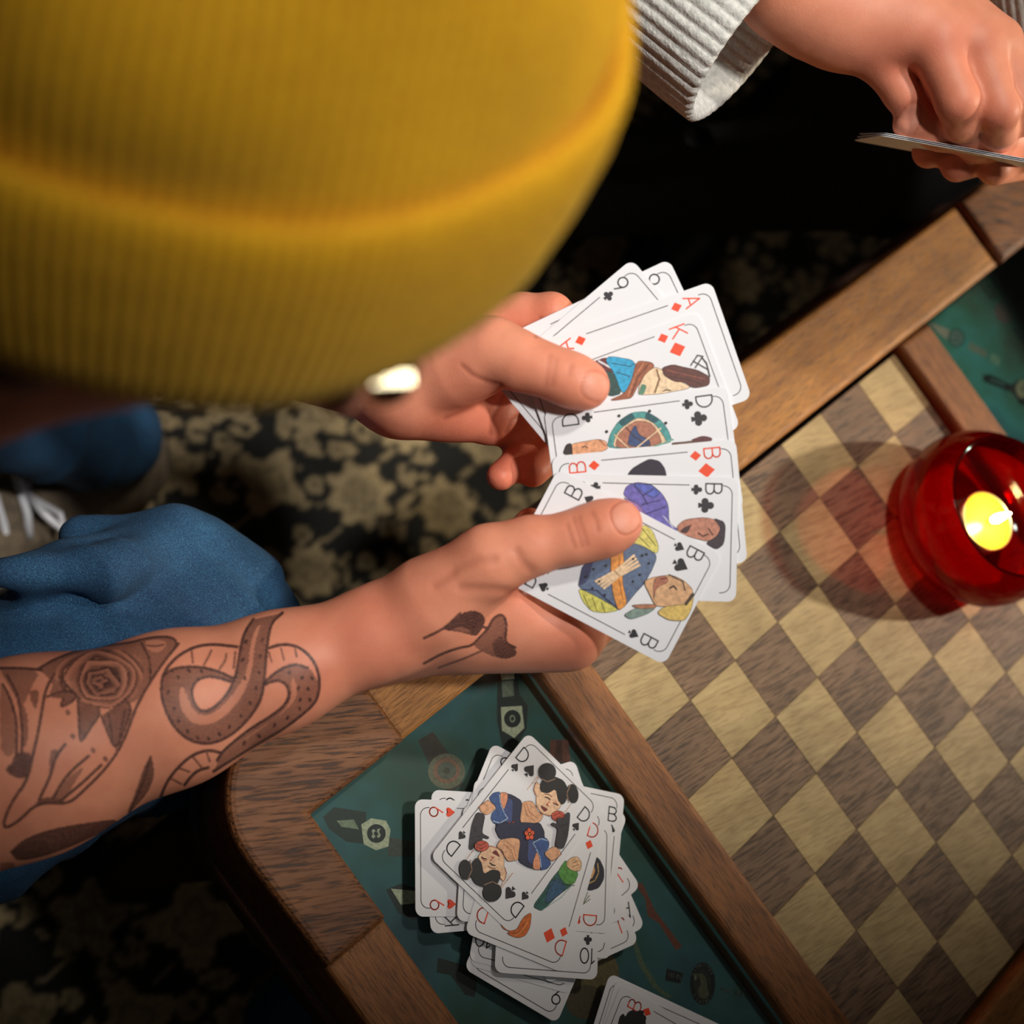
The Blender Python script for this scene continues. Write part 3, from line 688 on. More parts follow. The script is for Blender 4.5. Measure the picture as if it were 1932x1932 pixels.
# --- pile on the glass
def pile_card(k, which, cpx, up, label, idx, suit, corners, art=None, group='cards in the pile on the glass', z0=TZ+0.0001, tilt=0.0, **kw):
    z = z0 + k*0.00042
    p = PZ(*cpx, z); q = PZ(cpx[0]+up[0]*100, cpx[1]+up[1]*100, z)
    ey = q-p; ey /= np.linalg.norm(ey)
    if len(up) > 2: ey = np.array([-ey[1], ey[0], 0.0])       # the direction given is the card's short edge
    ex = np.array([ey[1], -ey[0], 0.0])
    sx, sy = CSGN[which]; c = p - ex*sx*CW/2 - ey*sy*CL/2
    return card(frame(c, ex, ey), label, idx, suit, corners, art, group, **kw)
def tracer(crop, plane):
    x0, y0, k = crop
    def T(loc, pts): return [loc(plane(x0+x*k, y0+y*k)) for x, y in pts]
    return T
def add_shapes(pr, T, loc, shapes):
    for sh in shapes:
        if sh[0] == 'line':
            _, col, wd, pts = sh; pr.stroke(T(loc, pts), wd, ink(*col))
        else:
            q = np.array(T(loc, sh[1]))
            for _ in range(2):                        # round the drawn outline, then ink its contour
                nx = np.roll(q, -1, 0); q = np.stack([q*0.82+nx*0.18, q*0.18+nx*0.82], 1).reshape(-1, 2)
            q = [tuple(x) for x in q]
            pr.poly(q, ink(*sh[0]))
            if len(sh[1]) >= 5 and sum(sh[0]) > 120: pr.stroke(q, 0.00022, ink(*[int(c*0.42) for c in sh[0]]), True)
CQ = (760, 1360, 480/1932)
TQ = tracer(CQ, lambda x, y: PZ(x, y, TZ+0.008))
NAVY, BLUE, FLESH, BLK, GLOVE = (30, 34, 66), (52, 84, 142), (222, 168, 128), (14, 13, 15), (48, 46, 52)
QUEEN = [('line', (206, 172, 150), 0.0005, [(1045, 400), (990, 470), (950, 520)]), ('line', (206, 172, 150), 0.0004, [(1045, 410), (1000, 500)]), ('line', (206, 172, 150), 0.0004, [(1290, 620), (1240, 690), (1200, 720)]),
         (FLESH, [(905, 615), (985, 605), (1010, 640), (1030, 690), (1075, 715), (1045, 770), (960, 785), (890, 770)]), ('line', (188, 122, 84), 0.0005, [(940, 620), (965, 690), (1020, 735)]), ('line', (188, 122, 84), 0.0004, [(925, 630), (945, 710), (1000, 755)]),
         (NAVY, [(770, 545), (835, 560), (915, 610), (890, 770), (960, 785), (1045, 768), (1085, 850), (1060, 890), (884, 900), (745, 890), (705, 800), (720, 720), (770, 660)]),
         ((58, 74, 128), [(745, 640), (800, 580), (842, 600), (835, 780), (790, 770), (760, 700)]),
         (BLUE, [(655, 590), (690, 545), (745, 535), (735, 600), (755, 670), (800, 735), (770, 770), (700, 785), (672, 745), (680, 700), (722, 660)]),
         ((224, 150, 112), [(742, 540), (800, 545), (800, 600), (770, 680), (748, 625)]),
         ('line', (150, 176, 210), 0.0006, [(738, 560), (745, 630), (775, 700), (800, 740)]), ('line', (150, 176, 210), 0.0006, [(690, 760), (740, 775), (795, 745)]),
         (FLESH, [(578, 655), (655, 598), (718, 660), (640, 718), (600, 695)]), ('line', (160, 104, 72), 0.0004, [(578, 655), (620, 620), (655, 600)]),
         (GLOVE, [(565, 690), (630, 712), (612, 800), (605, 855), (660, 882), (650, 898), (605, 885), (612, 935), (560, 930), (530, 980), (503, 975), (512, 880), (528, 780)]),
         ('line', BLK, 0.0004, [(520, 890), (600, 870)]), ('line', BLK, 0.0004, [(540, 800), (560, 840)]),
         ((238, 196, 158), [(1018, 570), (998, 520), (1015, 455), (1055, 500), (1100, 545), (1165, 515), (1180, 600), (1210, 640), (1165, 700), (1115, 722), (1055, 700), (1015, 640)]),
         ('line', (170, 96, 66), 0.0004, [(1015, 640), (1055, 700), (1115, 722), (1165, 700)]), ('line', (170, 96, 66), 0.0004, [(1010, 560), (998, 520), (1012, 470)]),
         (BLK, [(1040, 500), (1065, 435), (1150, 418), (1225, 450), (1262, 520), (1245, 610), (1215, 640), (1180, 605), (1165, 515), (1105, 552), (1050, 540)]),
         (BLK, ell(1100, 388, 68, 70)), ('line', (150, 116, 92), 0.0005, [(1060, 440), (1100, 462), (1160, 440)]), (BLK, ell(1293, 552, 44, 74, rot=-0.15)), ('line', (150, 116, 92), 0.0005, [(1275, 485), (1248, 550), (1262, 620)]),
         ((128, 30, 26), [(1050, 640), (1075, 655), (1105, 672), (1080, 690), (1062, 668)]), ('line', BLK, 0.0006, [(1082, 578), (1102, 582), (1122, 598)]), ('line', BLK, 0.0006, [(1148, 628), (1165, 630), (1182, 642)]), ('line', (110, 60, 40), 0.0004, [(1080, 555), (1115, 560), (1135, 575)]),
         ('line', (214, 120, 96), 0.0006, [(1118, 612), (1096, 636), (1112, 646)]), ('line', (190, 60, 44), 0.0003, [(1140, 622), (1162, 615), (1180, 632)]),
         ((198, 84, 60), ell(1182, 722, 52, 40, 14)), ('line', (120, 40, 30), 0.0004, [(1150, 720), (1190, 700), (1220, 720)]), ('line', (120, 40, 30), 0.0004, [(1160, 745), (1190, 725), (1225, 740)])] + \
        [((226, 92, 54), ell(828+24*math.cos(a), 808+30*math.sin(a), 17, 19, 10)) for a in (0.3, 1.5, 2.8, 4.0, 5.3)] + [((240, 176, 90), ell(828, 808, 8, 9, 8))]
def art_queen(pr, loc, o):
    half = []
    add_shapes(pr, TQ, loc, QUEEN)
    n = len(pr.v); f0 = list(pr.f); m0 = list(pr.m)
    pr.v += [(-x, -y, z+0.0007) for x, y, z in pr.v[:n]]; pr.f += [tuple(i+n for i in f) for f in f0]; pr.m += m0
def art_dd(pr, loc, o):
    add_shapes(pr, TQ, loc, [((36, 92, 84), [(990, 1410), (1080, 1290), (1140, 1195), (1230, 1090), (1300, 1120), (1330, 1150), (1290, 1250), (1180, 1330), (1100, 1410), (1060, 1445)]),
        ((82, 148, 62), [(1180, 1150), (1245, 1050), (1265, 1100), (1345, 1150), (1310, 1240), (1240, 1240)]), ((44, 86, 120), [(1120, 1230), (1180, 1190), (1250, 1260), (1200, 1320), (1080, 1400)]),
        ('line', (28, 60, 40), 0.0004, [(1130, 1200), (1220, 1240), (1310, 1250)]), ('line', (120, 170, 150), 0.0003, [(1060, 1440), (1150, 1380), (1210, 1340), (1290, 1250)]), ('line', (20, 70, 60), 0.0004, [(1010, 1415), (1100, 1300), (1150, 1230)]),
        ((226, 184, 140), [(1250, 1070), (1290, 1035), (1335, 1028), (1368, 1080), (1355, 1140), (1300, 1140), (1255, 1110)]), ('line', (150, 100, 70), 0.0004, [(1300, 1080), (1335, 1060)]), ('line', (150, 100, 70), 0.0004, [(1300, 1105), (1345, 1090)]),
        ((214, 108, 36), [(745, 1540), (800, 1590), (870, 1590), (920, 1490), (985, 1450), (975, 1560), (940, 1630), (880, 1650), (800, 1620), (820, 1600), (770, 1580)]), ('line', (150, 70, 24), 0.0004, [(800, 1610), (880, 1610), (940, 1520)]), ('line', (240, 160, 80), 0.0004, [(840, 1640), (910, 1600), (960, 1520)])])
def art_dh(pr, loc, o):
    add_shapes(pr, TQ, loc, [((214, 164, 108), [(1410, 1110), (1440, 1050), (1500, 1060), (1470, 1190), (1400, 1210)]), ((26, 24, 44), [(1448, 1012), (1505, 1045), (1540, 1120), (1540, 1200), (1500, 1270), (1430, 1292), (1380, 1270), (1395, 1215), (1450, 1195), (1475, 1130), (1440, 1060)]),
        ('line', (190, 160, 90), 0.0006, [(1490, 1080), (1498, 1150), (1470, 1210), (1420, 1235)])] + [('line', (96, 102, 62), 0.0004, [(1375, 1395), (1395+dx, 1290+dy)]) for dx, dy in ((-20, 10), (0, 0), (20, 10), (32, 35), (-30, 40), (38, 62))])
pile = [
 ('BR', (1050, 1931), (.86, .51, 'R'), 'white nine card lowest in the pile, its corner poking out at the bottom', '9', 's', ['BR'], None),
 ('BL', (886, 1822), (.962, .275, 'R'), 'white card with only its long lower edge showing under a black ten', '9', 'c', [], None),
 ('BL', (884, 1812), (.973, .232, 'R'), 'black ten card jutting from the pile below the queen of diamonds', '10', 's', ['BL', 'BR'], None),
 ('BR', (1216, 1748), (-.40, -.917), 'black ace card with its A showing at the edge of the pile', 'A', 's', ['BR'], None),
 ('BR', (1208, 1672), (-.56, -.83), 'white card with a red curved mark sticking out sideways above the ace', 'J', 'h', ['BR'], None),
 ('BR', (1204, 1778), (-.34, -.94), 'red-marked card overlapping the black ace at the edge of the pile', 'J', 'd', ['BR'], None),
 ('TL', (813, 1762), (-.992, .09), 'black king card sticking out below the nine of hearts', 'K', 's', ['TL'], None),
 ('TR', (814, 1490), (-.998, -.06), 'white card showing a sliver above the nine of hearts', '9', 'c', ['TR'], None),
 ('TR', (782.4, 1508), (-1, -.03), 'nine of hearts card lying sideways in the pile', '9', 'h', ['TL', 'TR'], None),
 ('TR', (1084, 1434), (-.30, -.954), 'white card showing one corner behind the queen of spades', '9', 's', [], None),
 ('TR', (929, 1402), (-.88, -.476), 'white card with a black mark sticking out beside the queen of spades', '9', 'c', ['TR'], None),
 ('TR', (896, 1468), (-.975, -.22), 'white card slipped half under the left of the queen of spades', '9', 's', [], None),
 ('TR', (1178, 1500), (.09, -.996), 'black jack card with its B showing at the corner beyond the queen of spades', 'B', 's', ['TR'], None),
 ('BR', (1126, 1849), (.03, -1), 'ten of clubs card sticking out at the bottom of the pile', '10', 'c', ['BR'], None),
 ('TR', (1149, 1762), (.996, .085), 'red queen card with a dark-haired figure beside the queen of diamonds', 'D', 'h', ['TR'], art_dh),
 ('BR', (1062, 1836), (.925, .38, 'R'), 'queen of diamonds card with green sleeve lying under the queen of spades', 'D', 'd', ['BR', 'BL', 'TR'], art_dd),
 ('TL', (995.9, 1382), (.619, -.785), 'queen of spades card face up on top of the pile', 'D', 's', ['TL', 'TR', 'BL', 'BR'], art_queen)]
for k, (w, c, up, lab, idx, su, cn, art) in enumerate(pile): pile_card(k, w, c, up, lab, idx, su, cn, art)
# --- second pile, cut by the frame's lower edge
TB = tracer((1120, 1720, 380/1932), lambda x, y: PZ(x, y, TZ+0.001))
def art_bd(pr, loc, o):
    add_shapes(pr, TB, loc, [(BLK, [(225, 1090), (250, 1000), (285, 975), (300, 1010), (330, 960), (380, 940), (400, 960), (440, 945), (480, 950), (478, 990), (505, 1010), (495, 1060), (510, 1120), (300, 1200)])])
for k, (c, up, lab, art) in enumerate([((1150, 1836), (-.90, -.42), 'white card lowest in the small pile below the queens', None), ((1163, 1846), (-.91, -.41), 'white card in the middle of the small pile below the queens', None),
                                       ((1172, 1856), (-.86, -.50), 'jack of diamonds card on top of the small pile', art_bd)]):
    pile_card(k, 'TR', c, up, lab, 'B', 'd', ['TR'] if art else [], art, 'cards in the small pile on the glass', big=False)
# --- fan held in both hands: parallel cards square to the line of sight
FD = 0.735; KF = FPX/FD
def fan_card(k, tl, up, label, idx, suit, corners, art=None):
    d = FD - 0.0009*k
    p = P(*tl, d); ey = up[0]*ROT[0] + up[1]*ROT[1]; ey /= np.linalg.norm(ey)
    ex = -up[1]*ROT[0] + up[0]*ROT[1]; ex /= np.linalg.norm(ex)
    c = p + ex*CW/2 - ey*CL/2
    return card(frame(c, ex, ey), label, idx, suit, corners, art, 'cards fanned in the hands of the person in the yellow beanie')
TF = tracer((680, 460, 760/1791), lambda x, y: P(x, y, FD-0.004))
def art_kd(pr, loc, o): add_shapes(pr, TF, loc, [
    ((96, 40, 40), [(1020, 530), (1100, 500), (1130, 560), (1090, 620), (1040, 580)]), ('line', (220, 220, 225), 0.0009, [(1060, 520), (1105, 545), (1130, 560)]),
    ((38, 74, 70), [(1070, 560), (1130, 572), (1165, 665), (1110, 680), (1060, 640)]), ((40, 160, 205), [(1105, 497), (1228, 518), (1208, 610), (1185, 662), (1160, 660), (1130, 575), (1090, 520)]),
    ('line', (24, 60, 90), 0.0004, [(1120, 530), (1200, 545), (1220, 530)]), ('line', (24, 60, 90), 0.0004, [(1140, 570), (1200, 590)]),
    ((154, 88, 56), [(1228, 518), (1295, 525), (1310, 545), (1265, 580), (1230, 640), (1205, 690), (1100, 698), (1175, 665), (1205, 610)]), ('line', (90, 44, 26), 0.0005, [(1280, 535), (1235, 590), (1205, 670)]), ('line', (196, 130, 90), 0.0005, [(1260, 530), (1220, 590), (1190, 680)]),
    ((236, 206, 168), [(1265, 580), (1310, 545), (1345, 560), (1360, 590), (1420, 610), (1480, 640), (1330, 668), (1235, 672), (1240, 630)]), ((84, 130, 106), [(1235, 672), (1250, 620), (1275, 630), (1262, 668)]), ('line', (130, 96, 60), 0.0009, [(1318, 560), (1330, 600), (1310, 660)]),
    ((92, 44, 34), [(1340, 550), (1390, 535), (1440, 548), (1500, 560), (1555, 590), (1552, 630), (1480, 642), (1445, 615), (1395, 612), (1350, 585)]), ('line', (150, 80, 60), 0.0004, [(1360, 560), (1440, 580), (1530, 600)]), ('line', (60, 26, 20), 0.0004, [(1370, 590), (1450, 600), (1520, 625)]),
    ('line', (70, 60, 58), 0.0006, [(1470, 540), (1500, 495), (1525, 500)]), ('line', (70, 60, 58), 0.0006, [(1490, 550), (1520, 505), (1540, 530), (1555, 590)]), ('line', (70, 60, 58), 0.0005, [(1480, 520), (1550, 560)]), ('line', BLK, 0.0005, [(1345, 655), (1365, 648), (1380, 652)])])
def art_dc(pr, loc, o): add_shapes(pr, TF, loc, [
    ((72, 150, 148), [(1095, 915), (1108, 850), (1145, 790), (1205, 750), (1272, 745), (1332, 780), (1368, 825), (1390, 890)]), ((30, 84, 92), [(1145, 790), (1205, 750), (1225, 775), (1165, 815)]), ((30, 84, 92), [(1272, 745), (1332, 780), (1310, 800), (1262, 775)]), ((228, 196, 160), [(1120, 912), (1135, 850), (1165, 815), (1225, 775), (1262, 775), (1310, 800), (1345, 850), (1368, 890)]),
    ((172, 112, 88), [(1130, 912), (1145, 850), (1180, 815), (1230, 785), (1290, 795), (1325, 840), (1345, 895)]), ((54, 74, 120), [(1188, 900), (1195, 850), (1222, 800), (1238, 850), (1285, 870), (1290, 900)]), ('line', (60, 40, 36), 0.0005, [(1180, 815), (1220, 860), (1290, 900)]), ('line', (230, 200, 160), 0.0006, [(1190, 905), (1130, 850)]), ('line', (230, 200, 160), 0.0006, [(1230, 905), (1335, 820)]), ('line', (120, 170, 150), 0.0008, [(1300, 905), (1390, 870)]),
    ((96, 60, 40), [(1380, 885), (1450, 880), (1560, 860), (1565, 875), (1400, 905)]), ((92, 40, 44), [(1460, 875), (1520, 852), (1565, 862), (1560, 880)]),
    ((222, 158, 116), [(935, 890), (1000, 878), (1060, 868), (1095, 880), (1100, 920), (940, 945)]), ((44, 34, 32), [(898, 935), (915, 890), (940, 885), (945, 945)]), ('line', (90, 50, 36), 0.0005, [(985, 905), (1000, 900), (1010, 908)]), ('line', (140, 80, 56), 0.0004, [(1060, 870), (1090, 900)])]
    + [(BLK, ell(x, y, 7, 7, 10)) for x, y in ((1150, 765), (1286, 744), (1358, 797), (1095, 835))])
def art_bdia(pr, loc, o): add_shapes(pr, TF, loc, [((34, 24, 44), [(1180, 1035), (1205, 1000), (1245, 975), (1285, 955), (1330, 965), (1355, 1000), (1362, 1040)])])
def art_bc(pr, loc, o): add_shapes(pr, TF, loc, [
    ((104, 96, 176), [(1165, 1120), (1180, 1078), (1225, 1060), (1290, 1068), (1340, 1110), (1368, 1160), (1370, 1240), (1410, 1270), (1400, 1280), (1330, 1250), (1270, 1215), (1240, 1160)]), ((146, 110, 170), [(1165, 1125), (1240, 1160), (1270, 1215), (1230, 1180), (1190, 1150)]), ((86, 98, 186), [(1210, 1066), (1290, 1070), (1335, 1110), (1300, 1130), (1260, 1110)]),
    ('line', (50, 44, 100), 0.0006, [(1215, 1075), (1255, 1120), (1275, 1160)]), ('line', (50, 44, 100), 0.0006, [(1255, 1120), (1300, 1090)]), ('line', (50, 44, 100), 0.0005, [(1250, 1160), (1330, 1140)]), ('line', (50, 44, 100), 0.0005, [(1270, 1200), (1355, 1170)]), ('line', (200, 200, 220), 0.0005, [(1345, 1210), (1390, 1262)]),
    ((190, 128, 104), [(1405, 1255), (1440, 1225), (1530, 1215), (1605, 1235), (1595, 1300), (1545, 1325), (1450, 1300), (1412, 1280)]), ('line', (80, 40, 30), 0.0007, [(1500, 1285), (1520, 1300), (1545, 1290)]), ('line', (60, 36, 30), 0.0006, [(1545, 1265), (1565, 1295)]), ('line', (130, 70, 56), 0.0006, [(1440, 1262), (1470, 1250)]), ((70, 44, 40), [(1415, 1280), (1440, 1258), (1470, 1250), (1450, 1290)]),
    ((56, 42, 52), [(1565, 1218), (1622, 1238), (1615, 1335), (1580, 1360), (1530, 1330), (1585, 1300), (1600, 1260)])])
def art_bs(pr, loc, o): add_shapes(pr, TF, loc, [
    ((92, 110, 140), [(985, 1430), (1060, 1385), (1120, 1350), (1190, 1320), (1290, 1355), (1318, 1392), (1285, 1470), (1215, 1560), (1165, 1620), (1110, 1600), (1035, 1560), (965, 1525), (975, 1480)]), ((58, 60, 96), [(985, 1430), (1040, 1395), (1010, 1500), (965, 1525)]), ((60, 74, 110), [(1215, 1560), (1285, 1470), (1318, 1392), (1270, 1500)]),
    ((214, 206, 110), [(1185, 1325), (1255, 1245), (1295, 1270), (1325, 1345), (1316, 1380), (1250, 1340)]), ((206, 200, 96), [(965, 1528), (1040, 1562), (1110, 1602), (1150, 1628), (1085, 1640), (1025, 1632), (985, 1585)]),
    ('line', (110, 104, 40), 0.0004, [(1250, 1265), (1310, 1340)]), ('line', (110, 104, 40), 0.0004, [(1225, 1290), (1285, 1350)]), ('line', (110, 104, 40), 0.0004, [(990, 1560), (1020, 1625)]), ('line', (110, 104, 40), 0.0004, [(1030, 1570), (1050, 1632)]), ('line', (110, 104, 40), 0.0004, [(1070, 1590), (1085, 1635)]), ('line', (40, 40, 80), 0.0006, [(985, 1535), (1050, 1540), (1100, 1585), (1150, 1625)]),
    ((226, 150, 70), [(1110, 1352), (1165, 1345), (1170, 1420), (1162, 1500), (1186, 1600), (1145, 1632), (1122, 1560), (1112, 1480)]), ('line', (160, 90, 30), 0.0004, [(1150, 1400), (1145, 1480), (1165, 1580)])]
    + [('line', (232, 200, 160), 0.0012, [(1045+k*12, 1500+k*10), (1130+k*6, 1455+k*7), (1215+k*8, 1385+k*14)]) for k in range(4)]
    + [(BLK, ell(x, y, 6, 6, 6)) for x, y in ((1000, 1480), (1035, 1445), (1060, 1500), (1030, 1530), (1210, 1400), (1250, 1385), (1280, 1420), (1240, 1470), (1210, 1500), (1270, 1380), (1090, 1430), (1085, 1560))]
    + [((214, 168, 124), [(1255, 1500), (1300, 1480), (1380, 1470), (1435, 1495), (1480, 1540), (1450, 1600), (1390, 1612), (1310, 1610), (1290, 1570)]), ((176, 112, 88), [(1300, 1490), (1350, 1470), (1370, 1500), (1310, 1530), (1300, 1590)]), ('line', (60, 30, 26), 0.0008, [(1372, 1530), (1390, 1520), (1402, 1535)]), ('line', (110, 50, 40), 0.0007, [(1330, 1490), (1360, 1485)]), ('line', (60, 40, 30), 0.0006, [(1370, 1470), (1430, 1500), (1440, 1540)]),
       ((222, 190, 104), [(1315, 1640), (1345, 1612), (1450, 1600), (1482, 1540), (1470, 1620), (1440, 1675), (1370, 1672)]), ((70, 50, 36), [(1435, 1600), (1475, 1545), (1482, 1560), (1445, 1610)]),
       ((126, 148, 138), [(1168, 1648), (1215, 1620), (1262, 1612), (1312, 1618), (1270, 1645), (1200, 1668)]), ((176, 120, 88), [(1200, 1605), (1260, 1600), (1310, 1602), (1312, 1618), (1240, 1622)])])
fan_card(0, (1262, 489), (.905, -.425), 'black card half hidden behind the nine of clubs in the fan', '9', 's', ['TL'])
fan_card(1, (1192, 489), (.765, -.643), 'nine of clubs card at the top of the fan', '9', 'c', ['TL', 'BL'])
fan_card(2, (1342, 531), (.945, -.328), 'ace of diamonds card in the fan', 'A', 'd', ['TL', 'BL'])
fan_card(3, (1316, 588), (.938, -.346), 'king of diamonds card in the fan under the thumb', 'K', 'd', ['TL'], art_kd)
fan_card(4, (1372, 728), (.991, -.132), 'queen of clubs card in the middle of the fan', 'D', 'c', ['TL', 'BL'], art_dc)
fan_card(5, (1388, 828), (.9955, -.095), 'jack of diamonds card in the fan', 'B', 'd', ['TL', 'BL'], art_bdia)
fan_card(6, (1394, 901), (.9997, .024), 'jack of clubs card with purple turban in the fan', 'B', 'c', ['TL', 'BL'], art_bc)
fan_card(7, (1363, 1047), (.885, .465), 'jack of spades card in front of the fan under the thumb', 'B', 's', ['TL', 'BL', 'TR', 'BR'], art_bs)

# ------------------------------------------------------------------ candle in red glass
_cc = PZ(1798, 1000, TZ); CC = _cc[:2]
def red_glass():
    m, nt, b = new_mat('red_glass'); L = nt.links.new; nt.nodes.remove(b); out = nt.nodes['Material Output']
    t = N(nt, 'ShaderNodeBsdfTransparent'); t.inputs[0].default_value = (0.72, 0.022, 0.005, 1)
    tr = N(nt, 'ShaderNodeBsdfTranslucent'); tr.inputs[0].default_value = (0.75, 0.015, 0.004, 1)
    g = N(nt, 'ShaderNodeBsdfGlossy'); g.inputs['Roughness'].default_value = 0.06
    f = N(nt, 'ShaderNodeFresnel'); f.inputs['IOR'].default_value = 1.35
    m1 = N(nt, 'ShaderNodeMixShader'); m1.inputs[0].default_value = 0.10; L(t.outputs[0], m1.inputs[1]); L(tr.outputs[0], m1.inputs[2])
    mx = N(nt, 'ShaderNodeMixShader'); L(f.outputs[0], mx.inputs[0]); L(m1.outputs[0], mx.inputs[1]); L(g.outputs[0], mx.inputs[2])
    L(mx.outputs[0], out.inputs['Surface']); return m
RED = red_glass()
zt = TZ + 0.0004
prof = [(0.0, zt), (0.034, zt), (0.043, zt+0.002), (0.0515, zt+0.008), (0.0565, zt+0.018), (0.0578, zt+0.028), (0.0560, zt+0.039), (0.0515, zt+0.048), (0.0478, zt+0.0535), (0.0465, zt+0.0560), (0.0452, zt+0.0565), (0.0442, zt+0.0550), (0.0452, zt+0.0520),
        (0.0490, zt+0.0465), (0.0530, zt+0.038), (0.0545, zt+0.028), (0.0530, zt+0.020), (0.0480, zt+0.012), (0.0360, zt+0.0085), (0.0, zt+0.0075)]
vv, ff = lathe(prof, 72, (CC[0], CC[1], 0))
holder = prop(obj('candle_holder', mesh(vv, ff, smooth=True), RED), 'round red glass candle holder standing on the chessboard', 'candle holder')
candle = empty('candle', (CC[0], CC[1], zt+0.0076), label='lit tealight candle inside the red glass holder', cat='candle')
TIN = plain('candle_tin', (0.7, 0.68, 0.64), 0.3, 1.0)
WAX, _nt, _b = new_mat('candle_wax'); _b.inputs['Base Color'].default_value = (1.0, 0.74, 0.05, 1); _b.inputs['Roughness'].default_value = 0.25
_b.inputs['Subsurface Weight'].default_value = 0.3; _b.inputs['Subsurface Radius'].default_value = (1, 0.6, 0.2); _b.inputs['Subsurface Scale'].default_value = 0.006
wz = zt+0.0077; cx, cy = CC + 0.0075*np.array([0.64, 0.77])
def lathe_obj(name, prof, m, parent, seg=40, c=(cx, cy, 0)):
    v_, f_ = lathe(prof, seg, c); return obj(name, mesh(v_, f_, smooth=True), m, parent)
lathe_obj('cup', [(0.0, wz), (0.0192, wz), (0.0196, wz+0.001), (0.0196, wz+0.0170), (0.0192, wz+0.0172), (0.0190, wz+0.0165), (0.0190, wz+0.0005)], TIN, candle)
lathe_obj('wax', [(0.0, wz+0.0008), (0.0188, wz+0.0008), (0.0188, wz+0.0164), (0.0170, wz+0.0156), (0.0, wz+0.0148)], WAX, candle)
WICK = plain('wick', (0.02, 0.014, 0.01), 0.9)
_v, _f = tube([(cx, cy, wz+0.012), (cx+0.0004, cy, wz+0.017), (cx+0.0012, cy+0.0005, wz+0.0205)], 0.0006, 8); obj('wick', mesh(_v, _f, smooth=True), WICK, candle)
FLAME = plain('flame', (1, 0.8, 0.3), 0.5, emit=(1.0, 0.80, 0.36), es=90.0)
lathe_obj('flame', [(0.0, wz+0.0185), (0.0018, wz+0.0205), (0.0027, wz+0.0240), (0.0022, wz+0.0290), (0.0011, wz+0.0340), (0.0, wz+0.0375)], FLAME, candle, 20, (cx+0.001, cy+0.0004, 0))
fl = bpy.data.lights.new('flame_light', 'POINT'); fl.energy = 0.085; fl.color = (1.0, 0.64, 0.22); fl.shadow_soft_size = 0.003
flo = bpy.data.objects.new('flame_light', fl); COL.objects.link(flo); flo.location = (cx+0.001, cy+0.0004, wz+0.041)

# ------------------------------------------------------------------ person in the yellow beanie
def body_mesh(parts):
    """join several skinned surfaces (V, Q, tint) into one mesh"""
    V = []; Q = []; T = []; n = 0
    for v, q, t in parts: V.append(v); Q.append(q+n); T.append(t); n += len(v)
    me = mesh_np(np.concatenate(V), np.concatenate(Q), 'body'); color_attr(me, np.concatenate(T)); me.materials.append(SKIN); return me
HEADC = P(429, -124, 0.381)
CROWN = 0.774*(-ROT[2]) + 0.633*(0.434*ROT[0]-0.901*ROT[1]); CROWN /= np.linalg.norm(CROWN)
FWD = np.array([0.05, 1.0, -0.1]); FWD -= CROWN*(CROWN @ FWD); FWD /= np.linalg.norm(FWD)
RGT = np.cross(FWD, CROWN)
def grid_axes(d):
    d = d/np.linalg.norm(d); y = np.cross(np.array([0, 0, 1.0]), d); y /= np.linalg.norm(y); return np.stack([d, y, np.cross(d, y)])
def arm_field(pts, pad, res, axes):
    q = np.array(pts) @ axes.T; return Field(q.min(0)-pad, q.max(0)+pad, res, axes)
def p3(l): return [P(*a) for a in l]
# --- right arm (tattooed) and hand
AX = grid_axes(P(1000, 1170, 0.74) - P(100, 1411, 0.72))
elbow = P(-330, 1560, 0.70); shoulder_r = elbow + np.array([-0.12, -0.16, 0.20])
F1 = arm_field([P(-60, 1466, 0.715), P(1215, 1000, 0.72), P(1200, 1230, 0.80)], 0.055, 0.00125, AX)
F1.group([(P(-420, 1590, 0.70), P(60, 1425, 0.722), 0.050, 0.0445), (P(60, 1425, 0.722), P(330, 1335, 0.732), 0.0445, 0.0345), (P(330, 1335, 0.732), P(520, 1268, 0.737), 0.0345, 0.0262),
          (P(520, 1268, 0.737), P(720, 1192, 0.742), 0.0262, 0.0207), (P(720, 1192, 0.742), P(830, 1160, 0.742), 0.0207, 0.0205),
          (P(330, 1335, 0.760), P(720, 1196, 0.764), 0.033, 0.0205), (P(720, 1196, 0.764), P(830, 1180, 0.770), 0.0205, 0.0195)], 0.014, 0.012)
F1.group([(P(790, 1165, 0.748), P(1078, 1178, 0.7525), 0.0185, 0.0135), (P(780, 1180, 0.766), P(1082, 1205, 0.772), 0.0185, 0.0136), (P(770, 1185, 0.783), P(1046, 1205, 0.790), 0.017, 0.0130), (P(770, 1190, 0.79), P(1005, 1200, 0.806), 0.015, 0.012),
          (P(850, 1120, 0.745), P(960, 1120, 0.746), 0.0150, 0.0120), (P(900, 1195, 0.760), P(1060, 1196, 0.763), 0.0150, 0.0130)], 0.018, 0.014)
thumb_r = p3([(820, 1130, .735), (925, 1058, .7245), (1002, 1030, .7215), (1085, 1014, .7195), (1140, 997, .7195), (1168, 987, .7185)])
F1.chain(thumb_r, [0.0215, 0.0160, 0.0128, 0.0113, 0.0121, 0.0109], 0.008, 0.010)
